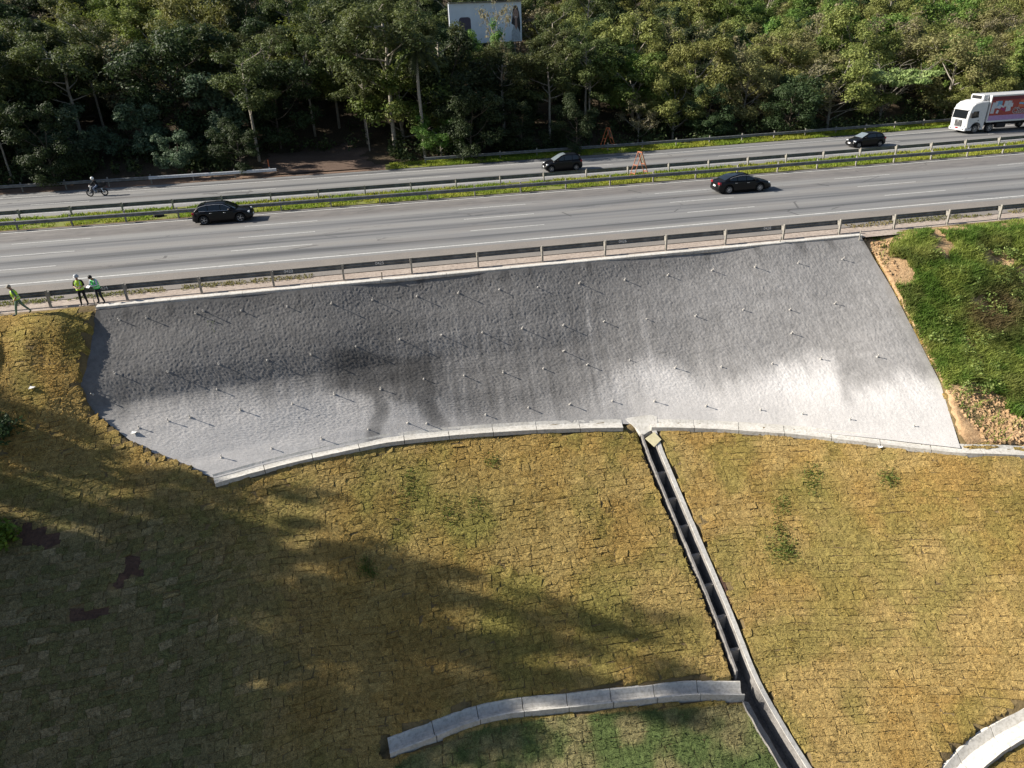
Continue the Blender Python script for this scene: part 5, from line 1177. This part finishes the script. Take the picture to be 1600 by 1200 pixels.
person('person', (P[0], P[1], zz), -math.pi/2+.25, WALK, [M['skin'], M['cgreen'], M['cgreen'], M['boot']], 'person in yellow vest and grey-green trousers walking along the top of the turf', vest=M['hiy'], stripes=M['refl'], hat='cap', hatmat=M['capg'], group='workers on the shoulder')

# ------------------------------------------------------------------ motorcycle and rider
ml = on_lane(-25.7, 72.6); mo = empty('motorcycle', ml, math.pi); tag(mo, 'small motorcycle with black top box on the far carriageway', 'motorcycle')
M['tankblue'] = plain('dark_tank_paint', (.03, .032, .045), .3, .5, 0, .6)
def bike_wheel(x):
    r = .31; w = MB().lathe([(r-.085, -.05), (r-.02, -.06), (r+.01, 0), (r-.02, .06), (r-.085, .05)], 28, cap=False).build('wheel', M['rubber'], mo, flat=False, loc=(x, 0, r))
    m = MB().lathe([(r-.07, -.03), (r-.05, -.032), (r-.05, .032), (r-.07, .03)], 28, cap=False).lathe([(.05, -.06), (.05, .06)], 10)
    for k in range(12): a = k*math.pi/6; m.tube([(.04*math.cos(a), .02, .04*math.sin(a)), ((r-.06)*math.cos(a), 0, (r-.06)*math.sin(a))], .006, 4)
    m.build('rim', M['steel'], w)
bike_wheel(.64); bike_wheel(-.64)
for s in (-1, 1):
    MB().tube([(.64, s*.07, .31), (.46, s*.07, .80), (.38, s*.07, .98)], .022, 6).build('fork', M['chrome'], mo); MB().tube([(-.64, s*.09, .31), (-.10, s*.08, .42)], .02, 5).build('swing_arm', M['trim'], mo); MB().tube([(-.60, s*.11, .36), (-.45, s*.11, .72)], .03, 6).build('shock_absorber', M['chrome'], mo)
    MB().tube([(.34, s*.10, 1.0), (.30, s*.34, 1.06)], .014, 5).build('handlebar', M['trim'], mo); MB().cbox((.30, s*.40, 1.22), (.02, .12, .08), .01).build('mirror', M['trim'], mo)
MB().tube([(.40, 0, .92), (.10, 0, .70), (-.2, 0, .66), (-.55, 0, .78)], .035, 6).tube([(.36, 0, .82), (.26, 0, .36), (-.15, 0, .32), (-.2, 0, .64)], .025, 6).build('frame', M['trim'], mo)
MB().cbox((.08, 0, .44), (.34, .24, .30), .06, 2).build('engine', M['rim'], mo, flat=False); MB().cbox((.16, 0, .84), (.46, .26, .20), .07, 3).build('fuel_tank', M['tankblue'], mo, flat=False)
MB().cbox((-.22, 0, .62), (.46, .26, .26), .06, 2).build('side_cover', M['tankblue'], mo); MB().cbox((.36, 0, .62), (.16, .30, .34), .05, 2).build('leg_shield', M['tankblue'], mo); MB().cbox((-.30, 0, .82), (.66, .28, .12), .03, 2).build('seat', M['trim'], mo); MB().cbox((-.72, 0, 1.06), (.40, .42, .34), .06, 2).build('top_box', M['trim'], mo)
MB().lathe([(.09, -.05), (.10, 0), (.07, .07)], 14, 'y').build('headlight', M['lamp'], mo, loc=(.50, 0, .92)).rotation_euler = (0, 0, -math.pi/2)
MB().cbox((-.93, 0, .80), (.05, .12, .07), .015).build('taillight', M['redlamp'], mo); MB().tube([(.05, -.14, .30), (-.75, -.16, .40)], .04, 8).build('exhaust', M['chrome'], mo); MB().lathe([(.335, -.05), (.335, .05)], 3).build('front_mudguard', M['tankblue'], mo, loc=(.64, 0, .31)).scale = (.001, .001, .001)
bpy.data.objects.remove(bpy.data.objects['front_mudguard'])
MB().loft([[(.64+.35*math.cos(a), y, .31+.35*math.sin(a)) for y in (-.05, .05)] for a in np.linspace(.5, 2.5, 9)], close=False, caps=False).build('mudguard', M['tankblue'], mo)
RIDE = dict(pel=(0, .20, .95), che=(0, .04, 1.27), nek=(0, -.05, 1.47), hed=(0, -.10, 1.61), face=(0, -1, -.1), shl=(.19, .02, 1.38), shr=(-.19, .02, 1.38), ell=(.28, -.20, 1.18), elr=(-.28, -.20, 1.18), wrl=(.30, -.36, 1.09), wrr=(-.30, -.36, 1.09),
            hil=(.11, .16, .92), hir=(-.11, .16, .92), knl=(.19, -.20, .74), knr=(-.19, -.20, .74), anl=(.18, .02, .36), anr=(-.18, .02, .36), tol=(.18, -.14, .30), tor=(-.18, -.14, .30))
person('person', ml, math.pi+math.pi/2, RIDE, [M['skin'], M['cblack'], M['jean'], M['boot']], 'person in black jacket, jeans and white helmet riding the motorcycle', hat='full', hatmat=M['helmw'])

# ------------------------------------------------------------------ orange trestles
M['orange'] = plain('orange_paint', (.50, .145, .055), .6, .3, var=.2); M['rust'] = plain('rusty_orange_paint', (.34, .125, .065), .7, .3, var=.3); M['slat'] = plain('dirty_sign_board', (.20, .19, .16), .7)
def trestle(label, x, y, mat, rz, board):
    e = empty('trestle', (x, y, .03), rz); tag(e, label, 'trestle'); H = 2.25; S_ = .95; W_ = .55
    for s in (-1, 1):
        for t in (-1, 1): MB().tube([(s*S_, t*W_/2, -.03), (0, t*W_/2, H)], .036, 6).build('leg', mat, e)
        for f in (.22, .52): MB().cbox((s*S_*(1-f), 0, H*f), (.05, W_, .07), .01).build('rung', mat, e)
    MB().cbox((0, 0, H), (.12, W_+.08, .10), .02).build('top_bar', mat, e)
    a = math.atan2(S_, H); R = np.array([(math.cos(a), 0, math.sin(a)), (0, 1, 0), (-math.sin(a), 0, math.cos(a))]); R = np.array([(math.cos(a), 0, -math.sin(a)), (0, 1, 0), (math.sin(a), 0, math.cos(a))])
    MB().box((S_*(.31)+.05, 0, H*.70), (.03, W_-.02, 1.05), R).build('sign_board', board, e)
P = onz(942, 230); trestle('bright orange A-frame trestle standing behind the far guardrail', P[0], 79.3, M['orange'], .35, M['slat'])
P = onz(987, 272); trestle('rusty orange A-frame trestle standing on the grass median', P[0]+.0, 63.2, M['rust'], .35, M['slat'])

# ------------------------------------------------------------------ billboard
M['bbwhite'] = plain('pale_blue_poster', (.66, .71, .78), .6, var=.06, sc=1); M['bbpurple'] = plain('dark_purple_print', (.075, .06, .09), .6); M['bbgrey'] = plain('billboard_back', (.12, .12, .12), .7); M['bbskin'] = plain('portrait_skin_print', (.30, .19, .16), .6); M['bbhair'] = plain('portrait_hair_print', (.03, .024, .028), .6); M['bbcloth'] = plain('portrait_cloth_print', (.40, .43, .47), .6, var=.3)
TL, BR_ = CAM+ray(701, 6)*98, CAM+ray(819, 62)*96
bbW = 10.6; bbH = 4.9; bc = (CAM+ray(760, 36)*97.5)
bb = empty('billboard', (bc[0], bc[1], float(far_z(bc[0], bc[1]))), .22); tag(bb, 'large pale billboard with a printed portrait among the trees', 'billboard'); zc = bc[2]-bb.location.z
MB().cbox((0, .12, zc), (bbW, .16, bbH), .02).build('panel', M['bbwhite'], bb); MB().cbox((0, .28, zc), (bbW+.1, .16, bbH+.1), .02).build('backing', M['bbgrey'], bb)
for k in range(6): x = -bbW/2+.9+k*(bbW-1.8)/5; MB().tube([(x, .45, -1), (x, .45, zc+bbH/2)], .09, 6).build('support', M['bbgrey'], bb)
MB().cbox((0, -.05, zc+bbH/2+.12), (bbW, .5, .08), .02).build('catwalk', M['bbgrey'], bb)
def bprint(nm, pts, mat, d):
    n = len(pts); MB().add([(x, .038-d, zc+z) for x, z in pts]+[(x, .042, zc+z) for x, z in pts], [tuple(range(n))]+[(i, (i+1) % n, n+(i+1) % n, n+i) for i in range(n)]).build(nm, mat, bb)
rr_ = lambda cx, cz, w, h, r: [(cx+sx*(w/2-r)+r*math.cos(a), cz+sz*(h/2-r)+r*math.sin(a)) for sx, sz, a0 in ((1, 1, 0), (-1, 1, math.pi/2), (-1, -1, math.pi), (1, -1, 1.5*math.pi)) for a in np.linspace(a0, a0+math.pi/2, 5)]
bprint('print', rr_(-3.1, -.3, 1.7, 2.2, .4), M['bbpurple'], .004)
el_ = lambda cx, cz, a, b, n=20: [(cx+a*math.cos(w), cz+b*math.sin(w)) for w in np.linspace(0, 2*math.pi, n, endpoint=False)]
bprint('portrait', [(4.05, 1.6), (4.3, 2.05), (4.7, 1.9), (4.95, 1.2), (5.1, -.2), (5.05, -1.4), (4.5, -.8), (4.1, -.4), (3.75, -.2), (3.9, .6)], M['bbhair'], .004)
bprint('portrait', [(3.7, -2.35), (3.75, -1.2), (4.1, -.45), (4.6, -.5), (5.0, -1.3), (5.1, -2.35)], M['bbcloth'], .007); bprint('portrait', [(4.25, -.6), (4.3, .4), (4.6, .4), (4.65, -.6), (4.45, -1.0)], M['bbskin'], .009); bprint('portrait', el_(4.43, .95, .40, .62), M['bbskin'], .011)
for x in (4.28, 4.58): bprint('portrait', el_(x, 1.08, .07, .045, 8), M['bbhair'], .014)
bprint('portrait', el_(4.43, .62, .14, .05, 8), M['white'], .014)

# ------------------------------------------------------------------ small things
def stake(px, py, h, label, mat, nm='stake'):
    P = onz(px, py); e = MB().box((0, 0, h/2-.1), (.05, .05, h+.2)).build(nm, mat, None, loc=(P[0], P[1], 0)); e.rotation_euler = (random.uniform(-.1, .1), random.uniform(-.1, .1), .3); tag(e, label, 'stake')
stake(597, 440, .55, 'short dark stake on the wall kerb below the painted number', M['barkd']); stake(1343, 372, .5, 'short stake at the corner where wall meets green bank', M['post']); stake(149, 478, .4, 'short stake at the workers\' feet', M['post']); stake(1218, 381, .45, 'thin stake on the kerb right of the guardrail number', M['post'])
P = onz(422, 270); e = empty('marker_post', (P[0], P[1], 0)); tag(e, 'slim orange and white marker post at the dirt clearing', 'marker post'); MB().box((0, 0, .25), (.10, .06, .7)).build('lower_post', M['white'], e); MB().box((0, 0, .95), (.11, .07, .70)).build('upper_post', M['orange'], e)
P = onz(243, 345); b = MB().cbox((0, 0, .10), (.8, .5, .22), .09, 2).build('rubbish_bag', M['cblack'], None, loc=(P[0], 62.2, .05)); b.rotation_euler = (.1, .1, .4); tag(b, 'crumpled dark rubbish bag on the median grass behind the crossover', 'bag')
for px_, py_, lab in ((51, 610, 'white scrap of litter on the turf left of the wall'), (210, 680, 'white scrap of litter at the lower left edge of the wall'), (1443, 518, 'white scrap of litter caught at the edge of wall and bank'), (1374, 702, 'pale scrap of litter just below the white toe gutter')):
    P = ground_at(px_, py_); b = MB().add([(-.14, -.08, 0), (.12, -.1, .05), (.15, .09, .02), (-.1, .12, .07), (-.12, -.07, -.02), (.1, -.09, .03), (.13, .08, 0), (-.09, .11, .05)], [(0, 1, 2, 3), (7, 6, 5, 4), (0, 4, 5, 1), (1, 5, 6, 2), (2, 6, 7, 3), (3, 7, 4, 0)]).build('litter', M['white'], None, loc=(P[0], P[1], P[2]+.14)); tag(b, lab, 'litter')
